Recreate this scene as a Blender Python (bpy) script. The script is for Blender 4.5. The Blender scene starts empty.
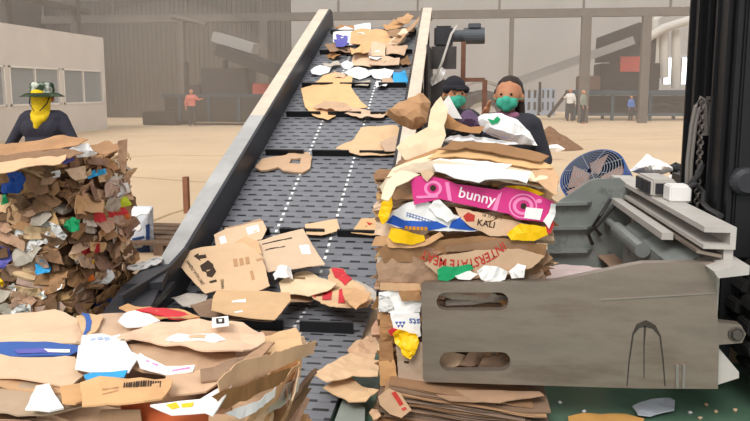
import bpy, bmesh, math, random
from mathutils import Vector as V, Matrix, noise

# ------------------------------------------------------------------ camera, world, sun, exposure
S = bpy.context.scene
C = S.collection
FPX, CX, HY, VX, PITCH, EYE = 650.0, 375.0, 90.0, 456.0, math.radians(7), 1.6
PY = HY + FPX*math.tan(PITCH)
YAW = math.atan((VX-CX)/FPX*math.cos(PITCH))
cd = bpy.data.cameras.new('camera'); cam = bpy.data.objects.new('camera', cd); C.objects.link(cam)
cd.sensor_width = 36; cd.lens = FPX/750*36; cd.shift_y = (PY-210.5)/750; cd.clip_start = .05; cd.clip_end = 300
cam.location = (0, 0, EYE); cam.rotation_euler = (math.pi/2-PITCH, 0, YAW)
S.camera = cam
S.view_settings.view_transform = 'Standard'; S.view_settings.look = 'None'
S.view_settings.gamma = 1; S.view_settings.exposure = 0.15
S.cycles.use_denoising = True
S.cycles.max_bounces = 8; S.cycles.volume_bounces = 1

W = bpy.data.worlds.new('world'); S.world = W; W.use_nodes = True
bg = W.node_tree.nodes['Background']
bg.inputs[0].default_value = (1.0, 0.98, 0.96, 1); bg.inputs[1].default_value = 0.9
sd = bpy.data.lights.new('sun', 'SUN'); so = bpy.data.objects.new('sun', sd); C.objects.link(so)
sd.energy = 2.4; sd.angle = math.radians(25); sd.color = (1, .97, .92)
so.rotation_euler = (math.radians(42), 0, math.radians(-18)); so.location = (-4, -6, 9)

# ------------------------------------------------------------------ picture helpers (pixel -> point on a plane in the place)
_fh = V((-math.sin(YAW), math.cos(YAW), 0)); _R = V((math.cos(YAW), math.sin(YAW), 0)); _Z = V((0, 0, 1))
_F = _fh*math.cos(PITCH)-_Z*math.sin(PITCH); _U = _fh*math.sin(PITCH)+_Z*math.cos(PITCH); _O = V((0, 0, EYE))
def ray(x, y): return _F+_R*((x-CX)/FPX)+_U*((PY-y)/FPX)
def onpl(x, y, p, n):
    d = ray(x, y); n = V(n)
    return _O+d*((V(p)-_O).dot(n)/d.dot(n))
def onz(x, y, z=0): return onpl(x, y, (0, 0, z), (0, 0, 1))
def ony(x, y, Y): return onpl(x, y, (0, Y, 0), (0, 1, 0))
def onx(x, y, X): return onpl(x, y, (X, 0, 0), (1, 0, 0))

# ------------------------------------------------------------------ materials
def lin(h):
    h = h.lstrip('#'); c = [int(h[i:i+2], 16)/255 for i in (0, 2, 4)]
    return tuple(x/12.92 if x < .04045 else ((x+.055)/1.055)**2.4 for x in c)+(1,)
_M = {}
def mat(name, hexc, rough=.85, metal=0, rnd=0, nz=0, sc=6, alt=None, altamt=.5, stretch=(1, 1, 1), spec=.3, bump=0, huer=0, detail=5):
    if name in _M: return _M[name]
    m = bpy.data.materials.new(name); m.use_nodes = True; _M[name] = m
    nt = m.node_tree; N = nt.nodes; Lk = nt.links; b = N['Principled BSDF']
    b.inputs['Roughness'].default_value = rough; b.inputs['Metallic'].default_value = metal
    b.inputs['Specular IOR Level'].default_value = spec
    rgb = N.new('ShaderNodeRGB'); rgb.outputs[0].default_value = lin(hexc); out = rgb.outputs[0]
    if nz or alt or bump:
        tc = N.new('ShaderNodeTexCoord'); mp = N.new('ShaderNodeMapping'); mp.inputs['Scale'].default_value = stretch
        Lk.new(tc.outputs['Object'], mp.inputs[0])
        nx = N.new('ShaderNodeTexNoise'); nx.inputs['Scale'].default_value = sc; nx.inputs['Detail'].default_value = detail
        nx.inputs['Roughness'].default_value = .65
        Lk.new(mp.outputs[0], nx.inputs['Vector'])
    if alt:
        r = N.new('ShaderNodeMapRange'); r.inputs[1].default_value = altamt-.08; r.inputs[2].default_value = altamt+.08
        Lk.new(nx.outputs[0], r.inputs[0])
        mx = N.new('ShaderNodeMix'); mx.data_type = 'RGBA'; mx.inputs[7].default_value = lin(alt)
        Lk.new(r.outputs[0], mx.inputs[0]); Lk.new(out, mx.inputs[6]); out = mx.outputs[2]
    if nz or rnd or huer:
        hs = N.new('ShaderNodeHueSaturation'); Lk.new(out, hs.inputs['Color']); val = None
        if nz:
            r2 = N.new('ShaderNodeMapRange'); r2.inputs[1].default_value = .3; r2.inputs[2].default_value = .7
            r2.inputs[3].default_value = 1-nz; r2.inputs[4].default_value = 1+nz
            Lk.new(nx.outputs[0], r2.inputs[0]); val = r2.outputs[0]
        if rnd:
            oi = N.new('ShaderNodeObjectInfo'); r3 = N.new('ShaderNodeMapRange')
            r3.inputs[3].default_value = 1-rnd; r3.inputs[4].default_value = 1+rnd
            Lk.new(oi.outputs['Random'], r3.inputs[0])
            if val:
                mu = N.new('ShaderNodeMath'); mu.operation = 'MULTIPLY'
                Lk.new(val, mu.inputs[0]); Lk.new(r3.outputs[0], mu.inputs[1]); val = mu.outputs[0]
            else: val = r3.outputs[0]
            wn = N.new('ShaderNodeTexWhiteNoise'); wn.noise_dimensions = '1D'; Lk.new(oi.outputs['Random'], wn.inputs['W'])
            r4 = N.new('ShaderNodeMapRange'); r4.inputs[3].default_value = .75; r4.inputs[4].default_value = 1.15
            Lk.new(wn.outputs[0], r4.inputs[0]); Lk.new(r4.outputs[0], hs.inputs['Saturation'])
        if val: Lk.new(val, hs.inputs['Value'])
        out = hs.outputs[0]
    Lk.new(out, b.inputs['Base Color'])
    if bump:
        bp = N.new('ShaderNodeBump'); bp.inputs['Strength'].default_value = bump; bp.inputs['Distance'].default_value = .02
        Lk.new(nx.outputs[0], bp.inputs['Height']); Lk.new(bp.outputs[0], b.inputs['Normal'])
    return m

KRAFT = mat('kraft_cardboard', '#c79f78', rnd=.22, nz=.10, sc=5)
KRAFTD = mat('brown_cardboard', '#a07a58', rnd=.28, nz=.14, sc=7)
KRAFTL = mat('pale_cardboard', '#d4b087', rnd=.08, nz=.06, sc=5)
CREAM = mat('cream_cardboard', '#e2cdae', rnd=.05, nz=.06, sc=5)
GREYB = mat('grey_board', '#b9aea0', rnd=.12, nz=.08)
WHITE = mat('white_paper', '#ecebea', rough=.6, rnd=.06, nz=.05)
CORE = mat('packed_cardboard', '#7a5c42', nz=.22, sc=9)
def island(m, cols):
    nt = m.node_tree; N = nt.nodes; g = N.new('ShaderNodeNewGeometry'); cr = N.new('ShaderNodeValToRGB'); cr.color_ramp.interpolation = 'CONSTANT'
    el = cr.color_ramp.elements
    while len(el) < len(cols): el.new(.5)
    for i, (e, c) in enumerate(zip(el, cols)): e.position = i/len(cols); e.color = lin(c)
    nt.links.new(g.outputs['Random Per Island'], cr.inputs[0])
    for n in N:
        if n.type == 'HUE_SAT': nt.links.new(cr.outputs[0], n.inputs['Color'])
island(CORE, ['#6b4f38', '#a07a58', '#8c6a50', '#b08d74', '#7a5c42', '#b89468', '#94714f', '#c9ab86', '#8a6a58', '#a8805a', '#b9aea0', '#6f5540'])
BLUE = mat('blue_print', '#2757b5', rough=.5, nz=.1)
LBLUE = mat('light_blue_print', '#2f9fd8', rough=.5)
PURP = mat('purple_print', '#5c5aa8', rough=.6, nz=.2, sc=20)
PINK = mat('pink_print', '#d43a86', rough=.5, nz=.05)
PINKL = mat('light_pink_print', '#f08cc0', rough=.5)
YEL = mat('yellow_film', '#f2c112', rough=.4, nz=.08)
RED = mat('red_print', '#c8323a', rough=.6, nz=.12)
GREEN = mat('green_print', '#1f9a63', rough=.5, nz=.1)
LIME = mat('lime_print', '#b9c832', rough=.5, nz=.2)
ORANGE = mat('orange_print', '#e0702a', rough=.5, nz=.1)
RUST = mat('orange_red_board', '#b8552a', rough=.6, nz=.12)
NAVY = mat('navy_print', '#28406f', rough=.5, nz=.1)
INK = mat('black_ink', '#3a2c22', rough=.8)
INKB = mat('blue_ink', '#3c5fa5', rough=.7)
INKR = mat('red_ink', '#b5362c', rough=.7)
BROWNP = mat('brown_paper', '#b58c66', rough=.8, nz=.1)
NEWS = mat('newsprint', '#e4e2df', rough=.7, alt='#3a3a3c', altamt=.57, sc=28, stretch=(1, 1, 2))
STEEL = mat('worn_steel', '#9c8e83', rough=.42, metal=.6, nz=.26, sc=2.4, alt='#7c6d62', altamt=.58, stretch=(.6, 1, 2.6), spec=.5, detail=8)
STEELD = mat('dark_green_steel', '#868b88', rough=.5, metal=.3, nz=.12, sc=6, alt='#4b4d4c', altamt=.64)
PALES = mat('pale_grey_paint', '#b4afa9', rough=.5, nz=.1, sc=5)
GALV = mat('galvanised_steel', '#b9bcbf', rough=.3, metal=.8, nz=.18, sc=3, detail=6)
BEIGEP = mat('dusty_beige_paint', '#cdbfae', rough=.7, nz=.12, sc=6)
BLACK = mat('black_paint', '#17171a', rough=.45, nz=.2, sc=5)
DARK = mat('dark_grey_steel', '#35353a', rough=.45, metal=.2, nz=.18, sc=3)
RUBBER = mat('black_rubber', '#1c1b1b', rough=.8, nz=.2)
CHAIN = mat('chain_steel', '#6b645f', rough=.45, metal=.7)
HOSE = mat('hose_rubber', '#2a2829', rough=.5)

# ------------------------------------------------------------------ object helpers
def obj(name, bm, m, parent=None, smooth=False, base=True):
    me = bpy.data.meshes.new(name)
    bmesh.ops.recalc_face_normals(bm, faces=bm.faces[:])
    bm.to_mesh(me); bm.free()
    return link(name, me, m, parent, smooth)
def link(name, me, m, parent=None, smooth=False):
    if m: me.materials.clear(); me.materials.append(m)
    if smooth:
        for p in me.polygons: p.use_smooth = True
    o = bpy.data.objects.new(name, me); C.objects.link(o)
    if parent:
        o.parent = parent; r = parent
        while r.parent: r = r.parent
        me.transform(Matrix.Translation(-r.location))
    elif len(me.vertices):
        xs = [v.co for v in me.vertices]
        c = V(((min(p.x for p in xs)+max(p.x for p in xs))/2, (min(p.y for p in xs)+max(p.y for p in xs))/2, min(p.z for p in xs)))
        me.transform(Matrix.Translation(-c)); o.location = c
    return o
def tag(o, label, cat, group=None, kind=None):
    o['label'] = label; o['category'] = cat
    if group: o['group'] = group
    if kind: o['kind'] = kind
    return o
def thing(name, label, cat, loc=(0, 0, 0), group=None):
    o = bpy.data.objects.new(name, None); C.objects.link(o); o.location = loc; o.empty_display_size = .1
    return tag(o, label, cat, group)
def struct(name, bm, m, parent=None):
    o = obj(name, bm, m, parent)
    if not parent: o['kind'] = 'structure'
    return o
def B(): return bmesh.new()
def box(bm, x0, x1, y0, y1, z0, z1, bev=0, mx=None):
    t = bmesh.new(); bmesh.ops.create_cube(t, size=1)
    for v in t.verts: v.co = V((x0+(v.co.x+.5)*(x1-x0), y0+(v.co.y+.5)*(y1-y0), z0+(v.co.z+.5)*(z1-z0)))
    if bev: bmesh.ops.bevel(t, geom=t.edges[:], offset=bev, segments=2, affect='EDGES')
    if mx is not None: bmesh.ops.transform(t, matrix=mx, verts=t.verts[:])
    add(bm, t); return bm
def add(bm, t):
    me = bpy.data.meshes.new('t'); t.to_mesh(me); t.free(); bm.from_mesh(me); bpy.data.meshes.remove(me)
def tube(bm, pts, r, seg=10, r1=None, cap=True):
    pts = [V(p) for p in pts]; n = len(pts); rings = []
    for i, p in enumerate(pts):
        d = (pts[min(i+1, n-1)]-pts[max(i-1, 0)]).normalized()
        a = d.cross(V((0, 0, 1)) if abs(d.z) < .95 else V((1, 0, 0))).normalized(); b = d.cross(a)
        rr = r if r1 is None else r+(r1-r)*i/(n-1)
        rings.append([bm.verts.new(p+a*math.cos(2*math.pi*k/seg)*rr+b*math.sin(2*math.pi*k/seg)*rr) for k in range(seg)])
    for i in range(n-1):
        for k in range(seg): bm.faces.new((rings[i][k], rings[i][(k+1) % seg], rings[i+1][(k+1) % seg], rings[i+1][k]))
    if cap: bm.faces.new(rings[0]); bm.faces.new(rings[-1])
    return bm
def ring(bm, c, a, b, R, r, seg=32, s2=6):
    c, a, b = V(c), V(a).normalized(), V(b).normalized(); n = a.cross(b); rs = []
    for i in range(seg):
        t = 2*math.pi*i/seg; d = a*math.cos(t)+b*math.sin(t)
        rs.append([bm.verts.new(c+d*(R+r*math.cos(2*math.pi*k/s2))+n*(r*math.sin(2*math.pi*k/s2))) for k in range(s2)])
    for i in range(seg):
        for k in range(s2): bm.faces.new((rs[i][k], rs[i][(k+1) % s2], rs[(i+1) % seg][(k+1) % s2], rs[(i+1) % seg][k]))
    return bm
def lathe(bm, c, prof, ax=(0, 0, 1), seg=28, sx=1, sy=1):
    ax = V(ax).normalized(); a = ax.cross(V((0, 1, 0)) if abs(ax.y) < .9 else V((1, 0, 0))).normalized(); b = ax.cross(a); c = V(c); rs = []
    for r, h in prof:
        rs.append([bm.verts.new(c+ax*h+a*math.cos(2*math.pi*k/seg)*r*sx+b*math.sin(2*math.pi*k/seg)*r*sy) for k in range(seg)])
    for i in range(len(rs)-1):
        for k in range(seg): bm.faces.new((rs[i][k], rs[i][(k+1) % seg], rs[i+1][(k+1) % seg], rs[i+1][k]))
    return bm
def prism(bm, pts, d):
    a = [bm.verts.new(V(p)) for p in pts]; b = [bm.verts.new(V(p)+V(d)) for p in pts]; n = len(a)
    bm.faces.new(a); bm.faces.new(b[::-1])
    for i in range(n): bm.faces.new((a[i], b[i], b[(i+1) % n], a[(i+1) % n]))
    return bm
def bar(bm, p, q, w, h=None):
    h = h or w; p, q = V(p), V(q); d = (q-p).normalized()
    a = d.cross(V((0, 0, 1)) if abs(d.z) < .95 else V((0, 1, 0))).normalized(); b = d.cross(a)
    return prism(bm, [p+a*w/2+b*h/2, p-a*w/2+b*h/2, p-a*w/2-b*h/2, p+a*w/2-b*h/2], q-p)

# a sheet of cardboard, paper or film: outline in the place, crumpled along straight creases, given thickness
class Frame: pass
def frame(pts, n, seed, amp, K=3):
    f = Frame(); f.n = V(n).normalized(); f.o = sum((V(p) for p in pts), V())/len(pts)
    u = V((1, 0, 0)) if abs(f.n.x) < .8 else V((0, 1, 0))
    f.u = (u-f.n*u.dot(f.n)).normalized(); f.v = f.n.cross(f.u)
    R = max((V(p)-f.o).length for p in pts); rg = random.Random(seed)
    L = []
    for _ in range(K):
        t = rg.uniform(0, math.pi); L.append((math.cos(t), math.sin(t), rg.uniform(-.4, .4)*R, rg.uniform(.4, 1)*rg.choice((-1, 1)), R*rg.uniform(.35, .8)))
    def disp(a, b):
        h = 0
        for c, s, d0, k, w in L: h += k*min(abs(a*c+b*s-d0)/w, 1.3)-k*.5
        h = h*amp*.6+amp*.8*noise.noise(V((a*3/R+seed*7.1, b*3/R, seed)))+amp*.25*noise.noise(V((a*22+seed, b*22, seed*3.3)))
        return h
    f.disp = disp
    f.to2 = lambda p: ((V(p)-f.o).dot(f.u), (V(p)-f.o).dot(f.v))
    f.at = lambda a, b, off=0: f.o+f.u*a+f.v*b+f.n*(disp(a, b)+off)
    return f
def sheetbm(f, pts, th=.004, L=.05, edge=.004, holes=(), off=0, seed=0):
    bm = bmesh.new(); es = []
    for loop in [pts]+list(holes):
        q = [f.to2(p) for p in loop]; vs = []
        for i in range(len(q)):
            a, b = V(q[i]+(0,)), V(q[(i+1) % len(q)]+(0,)); k = max(1, int((b-a).length/(L*.6)))
            for j in range(k):
                p = a.lerp(b, j/k); w = edge*(1 if j else .3)
                p.x += w*noise.noise(V((p.x*35+seed, p.y*35, 1.7))); p.y += w*noise.noise(V((p.x*35+seed, p.y*35, 9.2)))
                vs.append(bm.verts.new(p))
        es += [bm.edges.new((vs[i], vs[(i+1) % len(vs)])) for i in range(len(vs))]
    bmesh.ops.triangle_fill(bm, edges=es, use_beauty=True)
    for _ in range(5):
        lg = [e for e in bm.edges if e.calc_length() > L*1.5]
        if not lg: break
        bmesh.ops.subdivide_edges(bm, edges=lg, cuts=1); bmesh.ops.triangulate(bm, faces=[x for x in bm.faces if len(x.verts) > 3])
    bmesh.ops.beautify_fill(bm, faces=bm.faces[:], edges=[e for e in bm.edges if not e.is_boundary])
    for v in bm.verts: v.co = f.at(v.co.x, v.co.y, off)
    bmesh.ops.recalc_face_normals(bm, faces=bm.faces[:])
    if sum((x.normal*x.calc_area() for x in bm.faces), V()).dot(f.n) < 0: bmesh.ops.reverse_faces(bm, faces=bm.faces[:])
    low = bmesh.ops.duplicate(bm, geom=bm.faces[:]+bm.edges[:]+bm.verts[:])
    vm = low['vert_map']; bnd = [e for e in bm.edges if e.is_boundary]
    lowf = [x for x in low['geom'] if isinstance(x, bmesh.types.BMFace)]
    lowv = {x for x in low['geom'] if isinstance(x, bmesh.types.BMVert)}
    for v in lowv: v.co -= f.n*th
    bmesh.ops.reverse_faces(bm, faces=lowf)
    for e in bnd:
        a, b = e.verts
        if a in lowv or b in lowv: continue
        try: bm.faces.new((a, b, vm[b], vm[a]))
        except Exception: pass
    return bm
_seed = [1]
def sheet(name, pts, n, m, parent=None, th=.004, amp=.012, L=.05, edge=.004, holes=(), K=3, smooth=False):
    _seed[0] += 1; s = _seed[0]
    f = frame(pts, n, s*.37, amp, K)
    o = obj(name, sheetbm(f, pts, th, L, edge, holes, 0, s), m, parent, smooth)
    return o, f
def decal(name, f, pts, m, parent, off=.0015, L=.03):
    return obj(name, sheetbm(f, pts, .0012, L, .001, (), off, 3), m, parent)
def text(name, body, f, a, b, du, dv, size, m, parent, off=.002, arc=None):
    cu = bpy.data.curves.new('t', 'FONT'); cu.body = body; cu.size = 1; cu.align_x = 'CENTER'; cu.align_y = 'CENTER'; cu.resolution_u = 2
    cu.offset = .012
    t = bpy.data.objects.new('t', cu); C.objects.link(t)
    me = bpy.data.meshes.new_from_object(t.evaluated_get(bpy.context.evaluated_depsgraph_get()))
    bpy.data.objects.remove(t); bpy.data.curves.remove(cu)
    bm = bmesh.new(); bm.from_mesh(me); bpy.data.meshes.remove(me)
    for _ in range(2):
        lg = [e for e in bm.edges if e.calc_length()*size > .03]
        if lg: bmesh.ops.subdivide_edges(bm, edges=lg, cuts=1)
        bmesh.ops.triangulate(bm, faces=bm.faces[:])
    for v in bm.verts:
        x, y = v.co.x*size, v.co.y*size
        if arc: x, y = (arc+y)*math.sin(x/arc), (arc+y)*math.cos(x/arc)-arc
        v.co = f.at(a+du[0]*x+dv[0]*y, b+du[1]*x+dv[1]*y, off)
    return obj(name, bm, m, parent)

# ------------------------------------------------------------------ the setting
DUSTF = mat('dusty_concrete', '#c2a98b', rough=.9, nz=.10, sc=.35, detail=9)
bm = B(); box(bm, -40, 30, 3.9, 60, -.2, 0); struct('floor', bm, DUSTF)
GREENF = mat('green_floor_paint', '#4f6b58', rough=.35, nz=.15, sc=4, alt='#8a8f80', altamt=.72)
bm = B(); box(bm, -8, 8, -1.5, 3.9, -.2, 0); struct('trim_1', bm, GREENF)
WALLB = mat('dusty_wall', '#8f8b88', rough=.9, nz=.10, sc=.25, stretch=(1, 1, .3))
bm = B(); box(bm, -40, 32, 50, 50.3, 0, 14); struct('wall_back', bm, WALLB)
WALLG = mat('grimy_corrugated_wall', '#4d4742', rough=.9, nz=.15, sc=.4, stretch=(1, 1, .4))
bm = B()
for i in range(60): box(bm, -26+i*.28, -26+i*.28+.26, 36.03, 36.08+.02*(i % 2), 0, 9)
box(bm, -26, -9.2, 36.08, 36.2, 0, 9); struct('wall_left', bm, WALLG)
BEAM = mat('dusty_steel_beam', '#5f5852', rough=.8, nz=.15, sc=2)
bm = B(); box(bm, -22, 16, 32.9, 33.2, 5.1, 5.5)
for i in range(10): box(bm, -22+i*4, -21.9+i*4, 33, 33.1, 5.5, 6.25)
box(bm, -22, 16, 32.95, 33.15, 6.25, 6.5); struct('trim_2', bm, BEAM)
for i, (px, w) in enumerate([(265, .42), (400, .2), (511, .2), (585, .45), (645, .4), (183, .25)]):
    p = ony(px, 60, 33.05); bm = B()
    box(bm, p.x-w/2, p.x+w/2, 32.9, 32.95, 0, 5.1); box(bm, p.x-w/2, p.x+w/2, 33.15, 33.2, 0, 5.1); box(bm, p.x-.04, p.x+.04, 32.95, 33.15, 0, 5.1)
    struct('trim_%d' % (i+3), bm, BEAM)
# office block on the left
OFFW = mat('cream_office_wall', '#cfc7be', rough=.85, nz=.06, sc=1.2)
bm = B()
XO = -14.2; wins = [(22.3, 25.0), (19.4, 22.1), (16.6, 19.2), (13.7, 16.4)]
ye = [8.0]+[v for w in sorted(wins) for v in w]+[25.2]
for i in range(0, len(ye), 2): box(bm, XO-.2, XO, ye[i], ye[i+1], 0, 3.6)
for a, b in wins: box(bm, XO-.2, XO, a, b, 0, 1.08); box(bm, XO-.2, XO, a, b, 2.38, 3.6)
box(bm, -24, XO-.2, 25, 25.2, 0, 3.6); box(bm, -24, XO, 8, 25.2, 3.6, 3.7); struct('wall_office', bm, OFFW)
GLASS = mat('grey_reflection_glass', '#8f9496', rough=.15, spec=.6)  # light grey reflection on the panes is painted into the base colour
FRAMEW = mat('white_window_frame', '#e0dbd4', rough=.6)
for i, (a, b) in enumerate(wins):
    bm = B()
    for y in (a, b-.06): box(bm, XO-.12, XO+.03, y, y+.06, 1.08, 2.38)
    for z in (1.08, 2.32): box(bm, XO-.12, XO+.03, a, b, z, z+.06)
    box(bm, XO-.1, XO, (a+b)/2-.03, (a+b)/2+.03, 1.08, 2.38)
    w = struct('window_%d' % (i+1), bm, FRAMEW); w['kind'] = 'structure'
    bm = B(); box(bm, XO-.08, XO-.06, a+.06, b-.06, 1.14, 2.32); obj('glass', bm, GLASS, w)
bm = B()   # steel frame above the office
for y in (12, 16, 20, 24): box(bm, XO-.6, XO-.35, y, y+.25, 3.7, 8)
for z in (4.6, 6.2, 7.7): box(bm, XO-.55, XO-.4, 8, 25, z, z+.2)
for y in (12, 16, 20): bar(bm, (XO-.47, y+.1, 4.7), (XO-.47, y+4.1, 6.3), .12)
struct('trim_10', bm, BEAM)
bm = B(); box(bm, -24, -23.8, 8, 36, 0, 9); struct('wall_side', bm, WALLG)

# ------------------------------------------------------------------ conveyor
Y0, SL, ZB = 4.6, .425, .05
INCP, INCN = V((0, Y0, ZB)), V((0, -SL, 1)).normalized()
XL, XR, YT = -2.04, -.57, 10.6
def bz(y): return ZB+max(0, y-Y0)*SL
beltm = bpy.data.materials.new('grey_modular_belt'); beltm.use_nodes = True
def belt_nodes():
    nt = beltm.node_tree; N = nt.nodes; Lk = nt.links; b = N['Principled BSDF']
    uv = N.new('ShaderNodeUVMap'); sx = N.new('ShaderNodeSeparateXYZ'); Lk.new(uv.outputs[0], sx.inputs[0])
    def M(op, a, c=None):
        n = N.new('ShaderNodeMath'); n.operation = op
        for i, q in enumerate((a, c)):
            if q is None: continue
            if isinstance(q, (int, float)): n.inputs[i].default_value = q
            else: Lk.new(q, n.inputs[i])
        return n.outputs[0]
    u, v = sx.outputs[0], sx.outputs[1]
    vr = M('DIVIDE', v, .088); row = M('FLOOR', vr); fv = M('FRACT', vr)
    fu = M('FRACT', M('ADD', M('DIVIDE', u, .15), M('MULTIPLY', M('MODULO', row, 2), .5)))
    dash = M('MULTIPLY', M('LESS_THAN', fu, .55), M('LESS_THAN', fv, .30))
    seam = M('LESS_THAN', fv, .09)
    d1 = M('LESS_THAN', M('ABSOLUTE', M('ADD', u, 1.53)), .011); d2 = M('LESS_THAN', M('ABSOLUTE', M('ADD', u, 1.035)), .011)
    dot = M('MULTIPLY', M('MAXIMUM', d1, d2), M('LESS_THAN', M('ABSOLUTE', M('SUBTRACT', fv, .6)), .2))
    nz = N.new('ShaderNodeTexNoise'); nz.inputs['Scale'].default_value = 6; Lk.new(uv.outputs[0], nz.inputs['Vector'])
    def mix(f, a, c):
        n = N.new('ShaderNodeMix'); n.data_type = 'RGBA'; Lk.new(f, n.inputs[0])
        for i, q in ((6, a), (7, c)):
            if isinstance(q, str): n.inputs[i].default_value = lin(q)
            else: Lk.new(q, n.inputs[i])
        return n.outputs[2]
    c = mix(nz.outputs[0], '#61636a', '#7e8086')
    c = mix(M('MULTIPLY', seam, .6), c, '#3a3a3f'); c = mix(dash, c, '#1d1d20'); c = mix(dot, c, '#f0f0f0')
    Lk.new(c, b.inputs['Base Color']); b.inputs['Roughness'].default_value = .45
belt_nodes()
cv = thing('conveyor', 'long inclined conveyor with grey slotted belt rising away between steel side rails', 'conveyor', (-1.3, 7, 0))
bm = B(); uvl = bm.loops.layers.uv.new('UVMap'); prev = None; s = 0; lasty = None
ys = [2.5, 3.4, 4.45, 4.6, 4.75, 6, 7.5, 9, YT, YT+.14, YT+.16]
zs = [bz(y) for y in ys[:-2]]+[bz(YT)+.02, bz(YT)-.25]
zs[3] += .006; rows = []
for i, (y, z) in enumerate(zip(ys, zs)):
    if i: s += math.hypot(y-ys[i-1], z-zs[i-1])
    rows.append((bm.verts.new((XL, y, z)), bm.verts.new((XR, y, z)), s))
for a, b_ in zip(rows, rows[1:]):
    f = bm.faces.new((a[0], a[1], b_[1], b_[0]))
    for lp, uvv in zip(f.loops, ((XL, a[2]), (XR, a[2]), (XR, b_[2]), (XL, b_[2]))): lp[uvl].uv = uvv
ex = bmesh.ops.extrude_face_region(bm, geom=bm.faces[:])
for v in [g for g in ex['geom'] if isinstance(g, bmesh.types.BMVert)]: v.co.z -= .03
obj('belt', bm, beltm, cv)
for y in (3.95, 5.33, 6.63, 7.5, 8.31, 9.45, 10.3):
    for x0, x1 in ((-1.98, -1.57), (-1.48, -1.09), (-.98, -.63)):
        bm = B(); n = INCN if y > Y0 else V((0, 0, 1)); al = V((0, 1, SL)).normalized() if y > Y0 else V((0, 1, 0))
        p = V((0, y, bz(y))); prism(bm, [V((x0, 0, 0))+p, V((x0, 0, 0))+p+al*.03, V((x0, 0, 0))+p+al*.02+n*.07, V((x0, 0, 0))+p+n*.07], (x1-x0, 0, 0))
        obj('cleat', bm, BLACK, cv)
def wallprof(x, th, y0, zlow, ztop, name, m):
    bm = B(); a = [(y0, zlow), (y0, .33)] if y0 < Y0 else [(y0, bz(y0)+zlow), (y0, bz(y0)+ztop)]
    if y0 < Y0: a += [(Y0-.2, .33), (Y0+.1, bz(Y0+.1)+ztop)]
    a += [(YT, bz(YT)+ztop), (YT+.18, bz(YT)+ztop-.02), (YT+.28, bz(YT)+.1), (YT+.28, bz(YT)-.2), (Y0+.3, bz(Y0+.3)-.25 if y0 >= Y0 else -.0)]
    if y0 < Y0: a[-1] = (Y0+.6, .0)
    prism(bm, [(x, y, max(z, 0.0)) for y, z in a], (th, 0, 0)); return obj(name, bm, m, cv)
wallprof(XL-.03, .03, 3.7, 0.0, .30, 'side_wall', DARK); wallprof(XR, .03, 4.7, 0.0, .30, 'side_wall', DARK)
def flange(x0, x1, y0, y1, m, h=.30, name='rail_flange', crv=True, end=True):
    bm = B(); pr = []
    pts = ([(4.3, .12), (4.42, .2), (4.6, .31), (4.85, .43)] if crv else [])
    pts += [(y, bz(y)+h) for y in ((5.4, 6, y1) if crv else (y0, 8, y1))]+([] if not end else [])+([(y1+.14, bz(y1)+h-.02), (y1+.24, bz(y1)+h-.14)] if end else [])
    rows = [[bm.verts.new((x, y, z+dz)) for x, dz in ((x0, 0), (x1, 0), (x1, -.045), (x0, -.045))] for y, z in pts]
    for a, b_ in zip(rows, rows[1:]):
        for k in range(4): bm.faces.new((a[k], a[(k+1) % 4], b_[(k+1) % 4], b_[k]))
    bm.faces.new(rows[0]); bm.faces.new(rows[-1])
    return obj(name, bm, m, cv)
RAILM = mat('rail_steel', '#bcbbb9', rough=.32, metal=.6, nz=.2, sc=2.5, detail=6)
flange(XL-.19, XL-.02, 4.4, 6.9, RAILM, end=False); flange(XL-.19, XL-.02, 6.9, YT, BEIGEP, crv=False); flange(XR+.0, XR+.17, 4.9, YT, BEIGEP, crv=False)
bm = B(); tube(bm, [(XL, YT+.1, bz(YT)-.1), (XR, YT+.1, bz(YT)-.1)], .1, 16); obj('head_roller', bm, DARK, cv)
for x in (XL-.14, XR+.1):
    for y in (6.6, 8.6, 10.5): bm = B(); box(bm, x-.04, x+.04, y-.04, y+.04, 0, bz(y)-.05); obj('support_leg', bm, DARK, cv)
bm = B(); prism(bm, [onz(*p, .26) for p in [(100, 316), (124, 284), (163, 281), (146, 316)]], (0, 0, -.03)); obj('hopper_plate', bm, DARK, cv)
bm = B(); prism(bm, [onz(*p, .31) for p in [(126, 284), (146, 264), (171, 264), (162, 282)]], (0, 0, -.06)); obj('hopper_plate', bm, DARK, cv)
bm = B(); bar(bm, onz(140, 318, .22), onz(172, 284, .22), .05, .04); obj('hopper_edge', bm, BLACK, cv)
bm = B(); prism(bm, [(-.545, 2.5, .05), (-.545, 3.15, .05), (-.42, 3.0, .05), (-.36, 2.5, .05)], (0, 0, -.05))
obj('edge_plate', bm, mat('grey_green_steel', '#8f958d', rough=.6, nz=.08), cv)

# ------------------------------------------------------------------ forklift with its bale clamp
fl = thing('forklift', 'black forklift mast carrying a worn steel bale clamp around the bale', 'forklift', (1.8, 3.7, 0))
FY = 3.0
f = frame([ony(420, 283, FY), ony(720, 388, FY)], (0, -1, 0), 1, 0)
def slot(cx, cy, hw, hh):
    pts = []
    for k in range(9): t = math.pi/2+math.pi*k/8; pts.append((cx-hw+hh*math.cos(t), cy-hh*math.sin(t)))
    for k in range(9): t = -math.pi/2+math.pi*k/8; pts.append((cx+hw+hh*math.cos(t), cy-hh*math.sin(t)))
    return [ony(x, y, FY) for x, y in pts]
armp = [(421, 286), (424, 283), (548, 281.5), (556, 281), (590, 274), (632, 265), (644, 263), (716, 262), (717, 300), (719, 345), (718, 389), (640, 388.5), (426, 382), (423, 379)]
arm = obj('clamp_arm', sheetbm(f, [ony(*p, FY) for p in armp], .045, .2, 0, [slot(472.5, 301.5, 27, 9), slot(475, 361.5, 26, 9.5)]), STEEL, fl)
INKD = mat('dark_oil_stain', '#4d4640', rough=.35, metal=.4, nz=.2, sc=20)
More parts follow.
